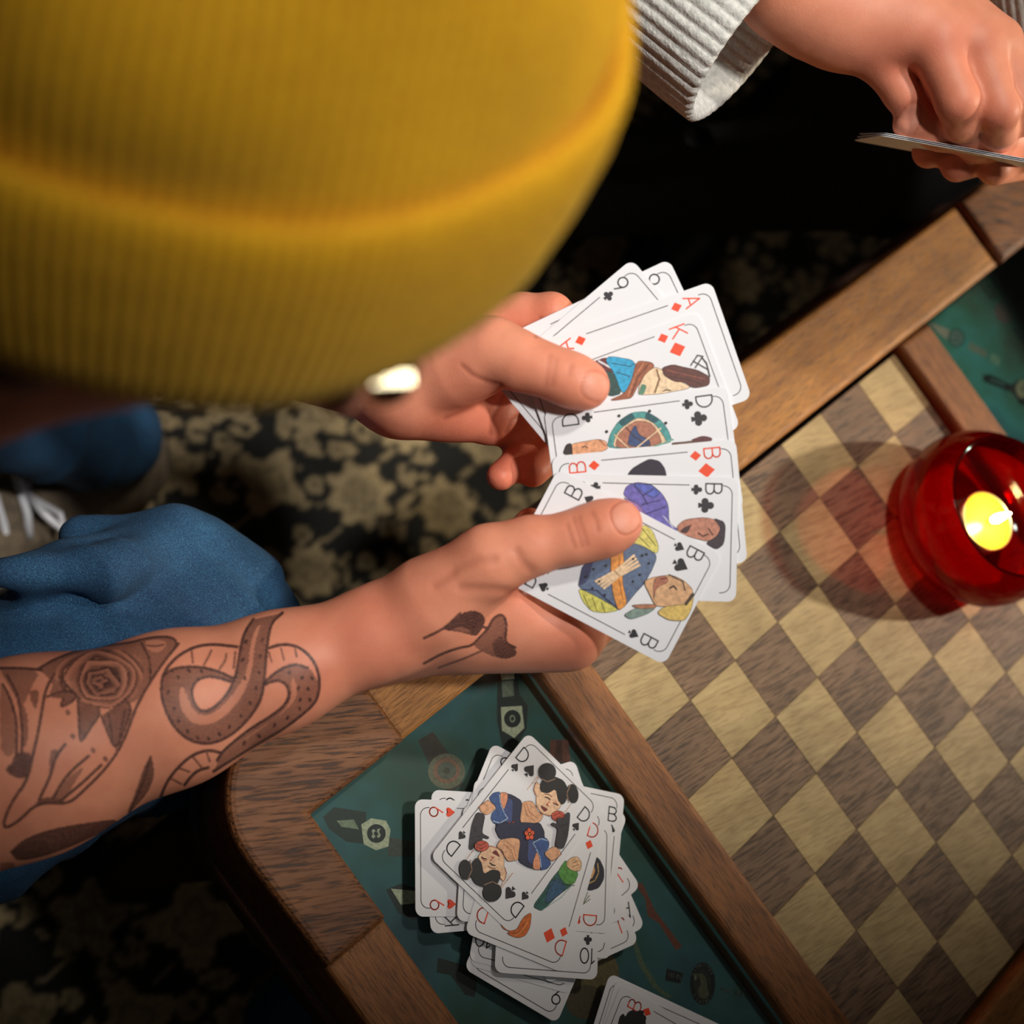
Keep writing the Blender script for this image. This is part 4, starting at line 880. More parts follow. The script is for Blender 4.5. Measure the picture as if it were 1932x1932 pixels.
for pts, r in ((p3([(1078, 1178, .7525), (1160, 1110, .766), (1088, 1022, .762), (1000, 988, .757)]), [0.0128, 0.0105, 0.0092, 0.0080]),
               (p3([(1082, 1205, .772), (1180, 1135, .786), (1110, 1045, .782), (1046, 1015, .778)]), [0.0128, 0.0105, 0.0092, 0.0080]),
               (p3([(1046, 1205, .790), (1140, 1150, .803), (1080, 1075, .800), (1020, 1050, .796)]), [0.0122, 0.010, 0.0088, 0.0076]),
               (p3([(1005, 1200, .806), (1080, 1160, .816), (1040, 1100, .814), (1000, 1080, .811)]), [0.0112, 0.0088, 0.0078, 0.007])):
    F1.chain(pts, r, 0.004, 0.004)
F1.group([(P(1004, 1118, .7345), P(1052, 1086, .728), 0.0022, 0.0022)], 0.002, 0.003, cut=True)
V1, Q1 = F1.surface(2)
V1, Q1 = split4(V1, Q1)
N1 = normals(V1, Q1)
T1 = skin_tint(V1, [(thumb_r[-1], 0.016), (thumb_r[3], 0.013), (P(1000, 985, .75), 0.02), (P(1090, 1190, .74), 0.022), (P(1000, 1110, .735), 0.014), (P(700, 1200, .72), 0.03)])
nail(T1, V1, N1, P(1180, 977, .710), P(1190, 976, .71)-P(1140, 1000, .71), -ROT[2]+0.35*ROT[0]-0.1*ROT[1], 0.0062, 0.0068)
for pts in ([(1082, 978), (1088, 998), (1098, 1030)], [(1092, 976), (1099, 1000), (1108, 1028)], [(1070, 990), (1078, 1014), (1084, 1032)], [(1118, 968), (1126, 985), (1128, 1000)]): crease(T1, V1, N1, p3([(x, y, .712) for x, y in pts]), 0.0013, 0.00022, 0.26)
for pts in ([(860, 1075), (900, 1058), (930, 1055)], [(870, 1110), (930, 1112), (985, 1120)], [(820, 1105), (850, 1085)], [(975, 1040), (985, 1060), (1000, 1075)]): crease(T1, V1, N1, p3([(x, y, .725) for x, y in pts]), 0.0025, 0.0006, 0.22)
# --- tattoos: inked into the skin on the side of the arm that faces up
def tattoo(V, Nn, T):
    px, dep = PX(V); face = ((CAM-V)*Nn).sum(1) > 0; D = np.zeros(len(V))
    sel = np.where(face & (px[:, 0] < 1000))[0]; p = px[sel]; d = np.zeros(len(sel))
    def seg(a, b, wd, v):
        nonlocal d
        lo = np.minimum(a, b)-wd*2; hi = np.maximum(a, b)+wd*2
        w = np.where((p[:, 0] > lo[0]) & (p[:, 0] < hi[0]) & (p[:, 1] > lo[1]) & (p[:, 1] < hi[1]))[0]
        if not len(w): return
        ab = b-a; t = np.clip(((p[w]-a) @ ab)/max(ab @ ab, 1e-9), 0, 1); q = np.linalg.norm(p[w]-a-t[:, None]*ab, axis=1)
        d[w] = np.maximum(d[w], v*np.clip((wd-q)/1.6+0.5, 0, 1))
    def smooth_line(pts):
        pts = np.array(pts, float)
        for _ in range(2):
            if len(pts) < 3: break
            q = np.empty((2*len(pts)-2, 2)); q[0::2] = pts[:-1]*0.75+pts[1:]*0.25; q[1::2] = pts[:-1]*0.25+pts[1:]*0.75
            pts = np.concatenate([pts[:1], q, pts[-1:]])
        return pts
    def inside(poly):
        c = np.zeros(len(p), bool); n = len(poly)
        for i in range(n):
            (x0, y0), (x1, y1) = poly[i], poly[i-1]
            if y0 == y1: continue
            c ^= ((y0 > p[:, 1]) != (y1 > p[:, 1])) & (p[:, 0] < (x1-x0)*(p[:, 1]-y0)/(y1-y0)+x0)
        return c
    A = lambda l: [(x*0.34161, 1100+y*0.34161) for x, y in l]          # two traced crops of the photograph
    B = lambda l: [(800+x*0.22774, 900+y*0.22774) for x, y in l]
    def line(l, wd=2.6, v=0.80, f=A):
        q = smooth_line(f(l))
        for a, b in zip(q, q[1:]): seg(a, b, wd, v)
    def fill(l, v, f=A, sm=True, erase=False):
        nonlocal d
        q = smooth_line(f(l)+f(l)[:1]) if sm else f(l)
        m = inside([tuple(x) for x in q])
        if erase: d[m] *= v
        else: d[m] = np.maximum(d[m], v)
    # swallow on the wrist
    fill([(150, 1262), (300, 1130), (400, 1102), (480, 1125), (512, 1185), (485, 1250), (440, 1325), (330, 1290), (200, 1272)], 0.80, B)
    fill([(230, 1262), (320, 1235), (400, 1290), (330, 1285)], 0.6, B, erase=True)
    line([(0, 1335), (110, 1285), (190, 1235), (300, 1130)], 2.4, 0.8, B)
    fill([(530, 1255), (565, 1175), (640, 1135), (680, 1185), (682, 1290), (668, 1375), (755, 1415), (772, 1470), (690, 1512), (570, 1490), (395, 1400), (450, 1330)], 0.52, B)
    fill([(560, 1380), (640, 1300), (670, 1380), (760, 1420), (770, 1475), (690, 1510), (590, 1490)], 0.72, B)
    line([(490, 1240), (530, 1260), (570, 1172), (640, 1133), (682, 1185), (680, 1290), (668, 1372), (755, 1412)], 2.4, 0.85, B)
    line([(0, 1545), (150, 1462), (300, 1412), (395, 1400), (460, 1330), (530, 1258)], 2.4, 0.8, B); line([(120, 1580), (330, 1505), (480, 1440)], 2.0, 0.6, B)
    # snake
    fill([(1390, 205), (1345, 280), (1322, 400), (1300, 530), (1240, 640), (1150, 712), (1090, 700), (1058, 630), (1060, 570), (1100, 525), (1170, 512), (1290, 545), (1300, 520), (1200, 485), (1080, 460), (960, 470), (905, 510), (888, 590), (905, 680), (950, 780), (1020, 855), (1110, 890), (1200, 880), (1300, 825), (1390, 730), (1445, 640), (1460, 520), (1470, 400), (1480, 300), (1500, 215), (1560, 165)], 0.52, sm=False)
    fill([(1470, 545), (1540, 480), (1630, 445), (1720, 480), (1762, 560), (1750, 650), (1690, 710), (1560, 810), (1420, 890), (1290, 970), (1180, 1040), (1230, 930), (1300, 870), (1390, 800), (1500, 735), (1580, 670), (1603, 600), (1570, 545), (1520, 535)], 0.46, sm=False)
    fill([(1440, 230), (1405, 340), (1395, 460), (1370, 560), (1300, 680), (1200, 770), (1100, 790), (1020, 740), (985, 640), (1000, 560), (1035, 620), (1060, 700), (1130, 740), (1210, 700), (1300, 600), (1370, 480), (1380, 350), (1410, 250)], 0.30, erase=True)
    fill([(1620, 520), (1650, 600), (1600, 690), (1450, 800), (1330, 880), (1390, 830), (1550, 730), (1612, 640), (1606, 560)], 0.35, erase=True)
    for l in ([(1400, 200), (1345, 280), (1322, 400), (1300, 530), (1240, 640), (1150, 712), (1090, 700), (1058, 630), (1060, 570), (1100, 525), (1170, 512), (1290, 548)],
              [(1560, 165), (1500, 215), (1480, 300), (1470, 400), (1460, 520), (1445, 640), (1390, 730), (1300, 825), (1200, 880), (1110, 890), (1020, 855), (950, 780), (905, 680), (888, 590), (900, 500), (960, 420), (1050, 360), (1160, 335), (1310, 352)],
              [(905, 510), (960, 470), (1080, 460), (1200, 485), (1295, 530)], [(1475, 362), (1560, 335), (1650, 350), (1725, 415), (1762, 500), (1765, 590), (1740, 665), (1660, 735), (1560, 810), (1420, 890), (1290, 970), (1180, 1040)],
              [(1465, 545), (1540, 480), (1625, 445), (1700, 470)], [(1465, 560), (1520, 535), (1572, 548), (1603, 600), (1580, 670), (1500, 735), (1390, 800), (1300, 870), (1230, 930), (1200, 980)],
              [(1225, 940), (1150, 920), (1060, 950), (980, 1020), (920, 1100), (888, 1180)], [(1150, 1020), (1090, 1035), (1045, 1080), (1020, 1115)]): line(l, 2.9, 0.85)
    for l in ([(1058, 378), (1066, 440)], [(1168, 372), (1150, 410), (1125, 455)], [(1250, 390), (1245, 430), (1212, 475)], [(1485, 385), (1500, 435)], [(1552, 362), (1568, 425)], [(1628, 350), (1638, 405)], [(1300, 380), (1290, 470)],
              [(1062, 955), (1110, 1015)], [(1140, 930), (1158, 985)], [(985, 1022), (1045, 1042)], [(945, 1080), (1000, 1110)]): line(l, 1.9, 0.65)
    rr = random.Random(5)
    for cx_, cy_ in ((960, 690), (985, 760), (1035, 815), (1090, 850), (1150, 855), (1210, 830), (1270, 790), (1330, 730), (1380, 660), (1415, 575), (1430, 490), (1440, 400), (1450, 310), (930, 600), (985, 515), (1350, 520), (1345, 420), (1360, 320), (1670, 520), (1720, 520), (1700, 580), (1650, 575), (1710, 640), (1660, 640), (1655, 690), (1590, 740), (1520, 780), (1430, 840), (1350, 880), (1600, 490), (1040, 480), (1110, 482)):
        line([(cx_, cy_), (cx_+rr.uniform(-6, 6), cy_+9)], 3.0, 0.92)
    # rose held by a hand
    fill([(210, 475), (330, 405), (520, 350), (700, 330), (830, 300), (945, 295), (985, 335), (905, 430), (830, 545), (760, 655), (640, 690), (560, 695), (440, 655), (330, 600), (265, 625), (300, 550)], 0.46)
    rose = inside([tuple(x) for x in smooth_line(A([(300, 520), (330, 430), (480, 375), (640, 360), (770, 400), (800, 500), (750, 630), (640, 690), (540, 690), (430, 640), (340, 590), (300, 520)]))])
    c0 = np.array(A([(560, 540)])[0]); e = (p-c0)/0.34161; rr_ = np.hypot(e[:, 0], e[:, 1]*1.25); th = np.arctan2(e[:, 1], e[:, 0])
    ring = rr_/52 + 0.42*np.abs(np.sin(2.1*th+2.3*np.floor(rr_/52))) + 0.25*np.sin(th*1.0+rr_*0.03+1); fr = ring % 1.0
    d[rose] = np.maximum(d[rose]*0.4, (0.12 + 0.72*(1-fr)**1.7 + 0.55*(fr > 0.93) + 0.18*(rr_ < 110))[rose])
    fill([(800, 320), (880, 310), (930, 330), (880, 390), (810, 370)], 0.35, erase=True); line([(810, 345), (860, 350), (905, 340)], 1.8, 0.7)
    for l in ([(210, 475), (330, 405), (520, 350), (700, 335), (830, 300), (945, 295), (985, 335), (905, 430), (830, 545), (770, 650)], [(780, 330), (830, 420), (830, 540)], [(330, 520), (380, 580), (440, 640)]): line(l, 2.6, 0.8)
    for l in ([(430, 650), (438, 800), (442, 890), (500, 800), (550, 730), (545, 690)], [(560, 735), (600, 840), (640, 925), (690, 800), (730, 690), (690, 640)], [(262, 628), (350, 590), (420, 610), (410, 650), (330, 690), (350, 640)]):
        fill(l, 0.55, sm=False); line(l, 2.4, 0.8)
    line([(450, 860), (490, 700)], 1.8, 0.3); line([(620, 860), (600, 720)], 2.0, 0.85); line([(660, 850), (690, 700)], 2.0, 0.85)
    for l in ([(985, 335), (900, 440), (830, 545), (765, 655), (722, 765), (690, 855), (640, 950), (570, 1040), (480, 1130), (380, 1222), (260, 1212), (185, 1232), (100, 1320), (12, 1362), (40, 1255), (110, 1142)], [(300, 500), (252, 585), (232, 700), (212, 820), (182, 950), (152, 1080), (112, 1145)],
              [(360, 890), (305, 960), (282, 1060), (215, 1200)], [(490, 955), (390, 1040), (330, 1120), (295, 1190)], [(560, 1005), (470, 1090), (400, 1150), (330, 1205)], [(0, 470), (120, 470), (230, 480)], [(15, 560), (60, 640), (95, 780), (90, 950)], [(40, 510), (100, 620), (125, 780), (120, 940)]): line(l, 2.7, 0.8)
    fill([(280, 920), (330, 920), (290, 1040), (270, 1040)], 0.5); fill([(300, 1160), (390, 1060), (480, 1000), (400, 1120), (360, 1215), (250, 1215)], 0.4); fill([(190, 1220), (240, 1180), (330, 1190), (380, 1220), (260, 1214)], 0.6)
    fill([(85, 940), (185, 930), (172, 1062), (105, 1085), (20, 1035), (60, 1000)], 0.74); fill([(0, 470), (230, 482), (180, 560), (120, 700), (70, 600), (20, 520)], 0.42); fill([(0, 560), (50, 640), (90, 800), (80, 950), (30, 960), (0, 900)], 0.36); fill([(100, 640), (150, 700), (160, 850), (130, 930), (110, 800)], 0.45); fill([(160, 600), (220, 580), (205, 700), (180, 680)], 0.5)
    for c_ in ((400, 842), (512, 920), (580, 968), (372, 710)): line([c_, (c_[0]+5, c_[1]+8)], 4.0, 0.55)
    fill([(832, 958), (858, 1040), (825, 1150), (745, 1240), (690, 1295), (755, 1140), (800, 1000)], 0.62); line([(832, 960), (800, 1080), (720, 1260)], 2.0, 0.9)
    fill([(55, 1485), (130, 1412), (300, 1352), (500, 1322), (665, 1300), (620, 1352), (320, 1490), (95, 1545)], 0.72); fill([(0, 1545), (90, 1540), (70, 1590), (0, 1620)], 0.4)
    D[sel] = d
    grain = 0.93 + 0.14*np.sin(V[:, 0]*9300+np.sin(V[:, 1]*7100)*3)*np.sin(V[:, 1]*8700+V[:, 2]*5300)
    D = (1-(1-np.clip(D, 0, 1))**1.55)*grain
    D = np.clip(D, 0, 0.95)[:, None]
    return T*(1-D) + D*np.array(srgb(30, 29, 38))
T1 = tattoo(V1, N1, T1)
# coarse upper arm joined to the forearm under the sleeve
def coarse(prims, res=0.006, k=0.02, pad=0.03):
    pts = np.array([p for a, b, ra, rb in prims for p in (np.asarray(a)-ra, np.asarray(a)+ra, np.asarray(b)-rb, np.asarray(b)+rb)])
    f = Field(pts.min(0)-pad, pts.max(0)+pad, res); f.group(prims, k, k); return f
fu = coarse([(P(-100, 1480, 0.712), elbow, 0.0465, 0.047), (elbow, shoulder_r, 0.047, 0.055)])
Vu, Qu = fu.surface(2)
# --- left hand with wrist
F2 = arm_field([P(640, 620, .80), P(1160, 540, .70), P(1170, 960, .80)], 0.045, 0.00125, np.eye(3))
F2.group([(P(760, 725, .752), P(560, 640, .775), 0.0215, 0.025), (P(560, 640, .775), P(330, 540, .80), 0.025, 0.033), (P(560, 650, .80), P(760, 730, .775), 0.026, 0.0215),
          (P(760, 715, .752), P(880, 680, .740), 0.020, 0.0195), (P(760, 745, .758), P(850, 770, .766), 0.0165, 0.0125), (P(760, 735, .77), P(960, 770, .785), 0.018, 0.012), (P(760, 725, .765), P(930, 700, .775), 0.019, 0.014), (P(790, 700, .76), P(905, 620, .768), 0.018, 0.0135), (P(850, 770, .766), P(930, 790, .772), 0.0125, 0.0115)], 0.014, 0.012)
thumb_l = p3([(865, 680, .7385), (930, 663, .7285), (985, 683, .7225), (1040, 702, .7195), (1085, 720, .7190), (1108, 729, .7182)])
F2.chain(thumb_l, [0.0195, 0.0148, 0.0124, 0.0108, 0.0112, 0.0103], 0.008, 0.010)
for pts, r in ((p3([(905, 620, .768), (985, 597, .762), (1040, 594, .758), (1110, 655, .764), (1170, 720, .764)]), [0.0138, 0.0112, 0.0105, 0.0092, 0.0078]),
               (p3([(930, 690, .778), (1030, 660, .785), (1110, 720, .784), (1150, 800, .778)]), [0.0135, 0.0108, 0.0095, 0.008]),
               (p3([(955, 765, .785), (1030, 775, .797), (1045, 850, .785), (1005, 890, .768)]), [0.0125, 0.010, 0.0090, 0.0080]),
               (p3([(925, 795, .775), (978, 812, .786), (982, 868, .776), (945, 898, .764)]), [0.0118, 0.0092, 0.0082, 0.0073])):
    F2.chain(pts, r, 0.004, 0.0035)
V2, Q2 = F2.surface(2); N2 = normals(V2, Q2)
T2 = skin_tint(V2, [(thumb_l[-1], 0.014), (thumb_l[3], 0.012), (P(945, 898, .757), 0.018), (P(1005, 890, .757), 0.018), (P(1010, 640, .75), 0.014), (P(900, 780, .76), 0.04), (P(960, 770, .76), 0.03), (P(1040, 590, .75), 0.014)])
nail(T2, V2, N2, P(1124, 728, .709), P(1122, 732, .71)-P(1060, 707, .71), -ROT[2]+0.28*ROT[0]+0.1*ROT[1], 0.0060, 0.0063)
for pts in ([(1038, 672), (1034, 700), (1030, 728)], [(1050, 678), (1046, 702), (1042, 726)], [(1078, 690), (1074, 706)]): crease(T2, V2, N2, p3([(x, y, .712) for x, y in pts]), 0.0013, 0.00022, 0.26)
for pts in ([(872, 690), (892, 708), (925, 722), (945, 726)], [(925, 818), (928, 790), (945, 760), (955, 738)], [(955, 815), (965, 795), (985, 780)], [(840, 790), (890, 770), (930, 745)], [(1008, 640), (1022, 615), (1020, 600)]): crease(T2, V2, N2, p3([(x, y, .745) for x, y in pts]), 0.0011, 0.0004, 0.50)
elbow_l = P(-150, 330, 0.86); shoulder_l = np.array([-0.52, -0.36, 0.80])
fl2 = coarse([(P(590, 650, .785), elbow_l, 0.0275, 0.042), (elbow_l, shoulder_l, 0.042, 0.05)]); Vl, Ql = fl2.surface(2)
# --- head and neck
hc = HEADC - CROWN*0.005
chin = HEADC - CROWN*0.135 + FWD*0.055
nape = HEADC - CROWN*0.075 - FWD*0.075
torso_top = np.array([-0.36, -0.50, 0.74])
fh = coarse([(hc - FWD*0.022, hc + FWD*0.022, 0.078, 0.078), (HEADC - CROWN*0.06 + FWD*0.035, chin, 0.058, 0.028), (HEADC - CROWN*0.06 - FWD*0.03, HEADC - CROWN*0.06 + FWD*0.04, 0.066, 0.058),
             (HEADC - CROWN*0.085 - FWD*0.015, torso_top, 0.048, 0.058), (HEADC - CROWN*0.068 + FWD*0.092, HEADC - CROWN*0.086 + FWD*0.108, 0.008, 0.012)], 0.004, 0.02)
Vh, Qh = fh.surface(2)
ear = HEADC - CROWN*0.062 + RGT*0.074 - FWD*0.006
fe = coarse([(ear, ear - CROWN*0.035 + FWD*0.004, 0.014, 0.009)], 0.002, 0.005); Ve, Qe = fe.surface(1)
person1 = empty('person', (-0.38, -0.62, 0.0), label='person in a yellow ribbed beanie and blue jeans with tattooed forearm, holding fanned cards', cat='person')
base = lambda V: np.tile(SKIN_RGB, (len(V), 1))
obj('body', body_mesh([(V1, Q1, T1), (Vu, Qu, base(Vu)), (V2, Q2, T2), (Vl, Ql, base(Vl)), (Vh, Qh, base(Vh)), (Ve, Qe, base(Ve))]), None, person1)
HAIR = noisy('dark_hair', (0.012, 0.008, 0.006), (0.03, 0.02, 0.014), 300.0, 0.5)
fhair = coarse([(HEADC - CROWN*0.045 - FWD*0.045 + RGT*0.03, HEADC - CROWN*0.078 - FWD*0.062 + RGT*0.01, 0.044, 0.034), (HEADC - CROWN*0.045 - FWD*0.045 - RGT*0.03, HEADC - CROWN*0.078 - FWD*0.062 - RGT*0.01, 0.044, 0.034)], 0.004, 0.01)
Vx, Qx = fhair.surface(1); obj('hair', mesh_np(Vx, Qx, 'hair'), HAIR, person1)
# --- beanie: ribbed crown with folds, and a turned-up cuff
def ribbed(name, prof, parent, m, seg=900, ribs=150, rib_amp=0.00045, fold=None):
    V = []; n = len(prof)
    for i, (r, h) in enumerate(prof):
        a = np.arange(seg)*2*math.pi/seg
        rr = r + rib_amp*np.sin(a*ribs)*min(1, r/0.05) + (fold(a, i/(n-1), r) if fold else 0)
        V.append(HEADC + np.outer(rr*np.cos(a)*1.03, FWD) + np.outer(rr*np.sin(a)*0.99, RGT) + CROWN*h)
    V = np.concatenate(V); i = np.arange(n*seg).reshape(n, seg)
    Q = np.stack([i[:-1], np.roll(i, -1, 1)[:-1], np.roll(i, -1, 1)[1:], i[1:]], -1).reshape(-1, 4)
    return obj(name, mesh_np(V, Q, name), m, parent)
YEL, _nt, _b = new_mat('mustard_knit'); _b.inputs['Roughness'].default_value = 0.85; _b.inputs['Sheen Weight'].default_value = 0.25; _b.inputs['Sheen Tint'].default_value = (1, 0.85, 0.3, 1)
_tc = N(_nt, 'ShaderNodeTexCoord'); _n = N(_nt, 'ShaderNodeTexNoise', i_Scale=420.0, i_Detail=2.0); _nt.links.new(_tc.outputs['Object'], _n.inputs['Vector'])
_r = ramp(_nt, [(0.3, srgb(204, 146, 0)), (0.7, srgb(230, 174, 2))]); _nt.links.new(_n.outputs[0], _r.inputs[0]); _nt.links.new(_r.outputs[0], _b.inputs['Base Color'])
_bp = N(_nt, 'ShaderNodeBump', i_Strength=0.5, i_Distance=0.001); _nt.links.new(_n.outputs[0], _bp.inputs['Height']); _nt.links.new(_bp.outputs[0], _b.inputs['Normal'])
def crown_fold(a, t, r):
    f = math.sin(math.pi*min(1, max(0, (t-0.10)/0.9)))
    return f*(0.0085*np.sin(3*a+0.8+2.6*t) + 0.006*np.sin(5*a+1.7-4*t) + 0.0025*np.sin(9*a+4*t))
def dome(R_, h0, H_, n=40):
    return [(R_*math.cos(t)**0.82 if t < math.pi/2-1e-6 else 0.0004, h0 + H_*math.sin(t)) for t in [math.pi/2*k/n for k in range(n+1)]]
beanie = ribbed('beanie', [(0.091, -0.055), (0.0980, -0.02)] + dome(0.0995, 0.0, 0.100), person1, YEL, fold=crown_fold)
beanie['label'] = 'mustard yellow ribbed knit beanie with turned-up cuff'
cuff = [(0.0915, -0.064), (0.0945, -0.0685), (0.0985, -0.066), (0.1025, -0.054), (0.1055, -0.035), (0.1072, -0.015), (0.1068, -0.004), (0.1050, 0.0015), (0.1020, 0.002), (0.0995, -0.001), (0.0980, -0.008), (0.0970, -0.03)]
cuff_f = []
for (r0, h0), (r1, h1) in zip(cuff, cuff[1:]): cuff_f += [(r0+(r1-r0)*k/3, h0+(h1-h0)*k/3) for k in range(3)]
ribbed('cuff', cuff_f + [cuff[-1]], beanie, YEL, ribs=170, rib_amp=0.00055, fold=lambda a, t, r: 0.0012*np.sin(2*a+1)+0.0008*np.sin(7*a))
# --- glasses: the near temple shows just below the cuff
GOLD = plain('gold_metal', (0.95, 0.84, 0.55), 0.32, 1.0)
g0 = P(690, 718, 0.399); g1 = P(778, 714, 0.402)
_ax = (g1-g0)/np.linalg.norm(g1-g0); _gc = (g0+g1)/2
_tl = np.array([0.10, -0.15, 2.35])-_gc; _tc = CAM-_gc; _h = _tl/np.linalg.norm(_tl) + _tc/np.linalg.norm(_tc); _h -= _ax*(_ax @ _h); _h /= np.linalg.norm(_h); _w = np.cross(_ax, _h)
glasses = obj('glasses_temple', mesh([e + _w*a*0.0016 + _h*b*0.0008 for e in (g0, g1) for a in (-1, 1) for b in (-1, 1)], [(0, 1, 3, 2), (4, 6, 7, 5), (0, 4, 5, 1), (2, 3, 7, 6), (0, 2, 6, 4), (1, 5, 7, 3)]), GOLD, person1)
rimc = g1 - CROWN*0.006 - RGT*0.026 + FWD*0.004
_v, _f = tube([rimc + 0.024*(math.cos(t)*RGT + math.sin(t)*CROWN) for t in [2*math.pi*k/36 for k in range(36)]], 0.0009, 8, True); obj('lens_rim', mesh(_v, _f, smooth=True), GOLD, glasses)
LENS = clear('lens_glass', (0.95, 0.95, 0.95), 1.4)
obj('lens', mesh([rimc + FWD*s*0.0006 + 0.0235*(math.cos(t)*RGT + math.sin(t)*CROWN) for s in (0, 1) for t in [2*math.pi*k/24 for k in range(24)]], [tuple(range(24))[::-1], tuple(range(24, 48))] + [(k, (k+1) % 24, 24+(k+1) % 24, 24+k) for k in range(24)]), LENS, glasses)
# --- jeans
def denim():
    m, nt, b = new_mat('blue_denim'); L = nt.links.new
    tc = N(nt, 'ShaderNodeTexCoord')
    w = N(nt, 'ShaderNodeTexNoise', i_Scale=1500.0, i_Detail=3.0); L(tc.outputs['Object'], w.inputs['Vector'])
    r = ramp(nt, [(0.32, srgb(16, 46, 76)), (0.55, srgb(30, 76, 112)), (0.78, srgb(70, 118, 150))]); L(w.outputs[0], r.inputs[0])
    n = N(nt, 'ShaderNodeTexNoise', i_Scale=22.0, i_Detail=4.0); L(tc.outputs['Object'], n.inputs['Vector'])
    r2 = ramp(nt, [(0.3, (0.65, 0.65, 0.7)), (0.7, (1.2, 1.2, 1.15))]); L(n.outputs[0], r2.inputs[0])
    mx = N(nt, 'ShaderNodeMixRGB', blend_type='MULTIPLY'); mx.inputs[0].default_value = 1; L(r.outputs[0], mx.inputs[1]); L(r2.outputs[0], mx.inputs[2])
    L(mx.outputs[0], b.inputs['Base Color']); b.inputs['Roughness'].default_value = 0.9
    bp = N(nt, 'ShaderNodeBump', i_Strength=0.5, i_Distance=0.0008); L(w.outputs[0], bp.inputs['Height']); L(bp.outputs[0], b.inputs['Normal']); return m
DENIM = denim()
def cloth(prims, ridges, res=0.0045, k=0.03, kr=0.014, cuts=(), fold=0.0):
    f = coarse(prims, res, k, 0.035)
    for a, b, ra, rb in ridges: f.group([(a, b, ra, rb)], 0.01, kr)
    for a, b, ra, rb in cuts: f.group([(a, b, ra, rb)], 0.01, 0.010, cut=True)
    V, Q = f.surface(2); Nn = normals(V, Q)
    if fold:                                  # drag folds and creases in the cloth
        x, y, z = V.T; w = 3.0*np.sin(9*x+4*y)+2.2*np.sin(11*y-7*z+1)
        r = 1-np.abs(np.sin(26*x-31*y+14*z+w)); r2 = 1-np.abs(np.sin(58*y+37*x-22*z+1.7*w))
        V = V + Nn*(fold*(r**3*np.clip(np.sin(13*x-9*y+2*z+0.6)+0.25, 0, 1) + 0.5*r2**3*np.clip(np.sin(17*y+11*x+1.2), 0, 1)))[:, None]
    return mesh_np(V, Q, 'cloth')
kr_ = P(330, 1235, 0.880); hip_r = np.array([-0.27, -0.72, 0.43]); foot_r = np.array([kr_[0]-0.03, kr_[1]-0.05, 0.07])
kl_ = P(-140, 700, 1.0); hip_l = np.array([-0.50, -0.66, 0.43]); foot_l = PZ(170, 866, 0.06)
obj('jeans', cloth([(hip_r, kr_, 0.095, 0.066), (kr_, foot_r, 0.064, 0.052), (hip_l, kl_, 0.088, 0.055), (kl_, foot_l + np.array([0, 0, 0.06]), 0.058, 0.043), (hip_r, hip_l, 0.12, 0.12), (hip_r+np.array([0, -0.05, 0.05]), hip_l+np.array([0, -0.05, 0.05]), 0.12, 0.12)],
    [(P(60, 1085, .80), P(330, 1005, .855), 0.012, 0.012), (P(330, 1005, .855), P(500, 1085, .865), 0.012, 0.010), (P(225, 1070, .805), P(335, 1020, .85), 0.010, 0.012), (P(395, 1022, .865), P(480, 1080, .875), 0.012, 0.009), (P(0, 1080, .78), P(210, 1075, .80), 0.008, 0.010), (P(150, 1010, .85), P(330, 1012, .862), 0.012, 0.012)], 0.0038, fold=0.0075), DENIM, person1)
# --- dark t-shirt over the torso, out of the frame
SHIRT = noisy('dark_cotton', srgb(30, 32, 40), srgb(40, 42, 50), 40.0, 0.9)
tt = np.array([-0.385, -0.52, 0.70])
obj('t_shirt', cloth([(np.array([-0.40, -0.68, 0.44]), tt, 0.15, 0.12), (tt + np.array([0.10, -0.05, 0.0]), shoulder_r, 0.10, 0.062), (shoulder_r, shoulder_r*0.45+elbow*0.55, 0.062, 0.062), (tt + np.array([-0.08, 0.03, 0.0]), shoulder_l, 0.10, 0.062), (shoulder_l, shoulder_l*0.5+elbow_l*0.5, 0.062, 0.058)], [], 0.008, 0.04), SHIRT, person1)
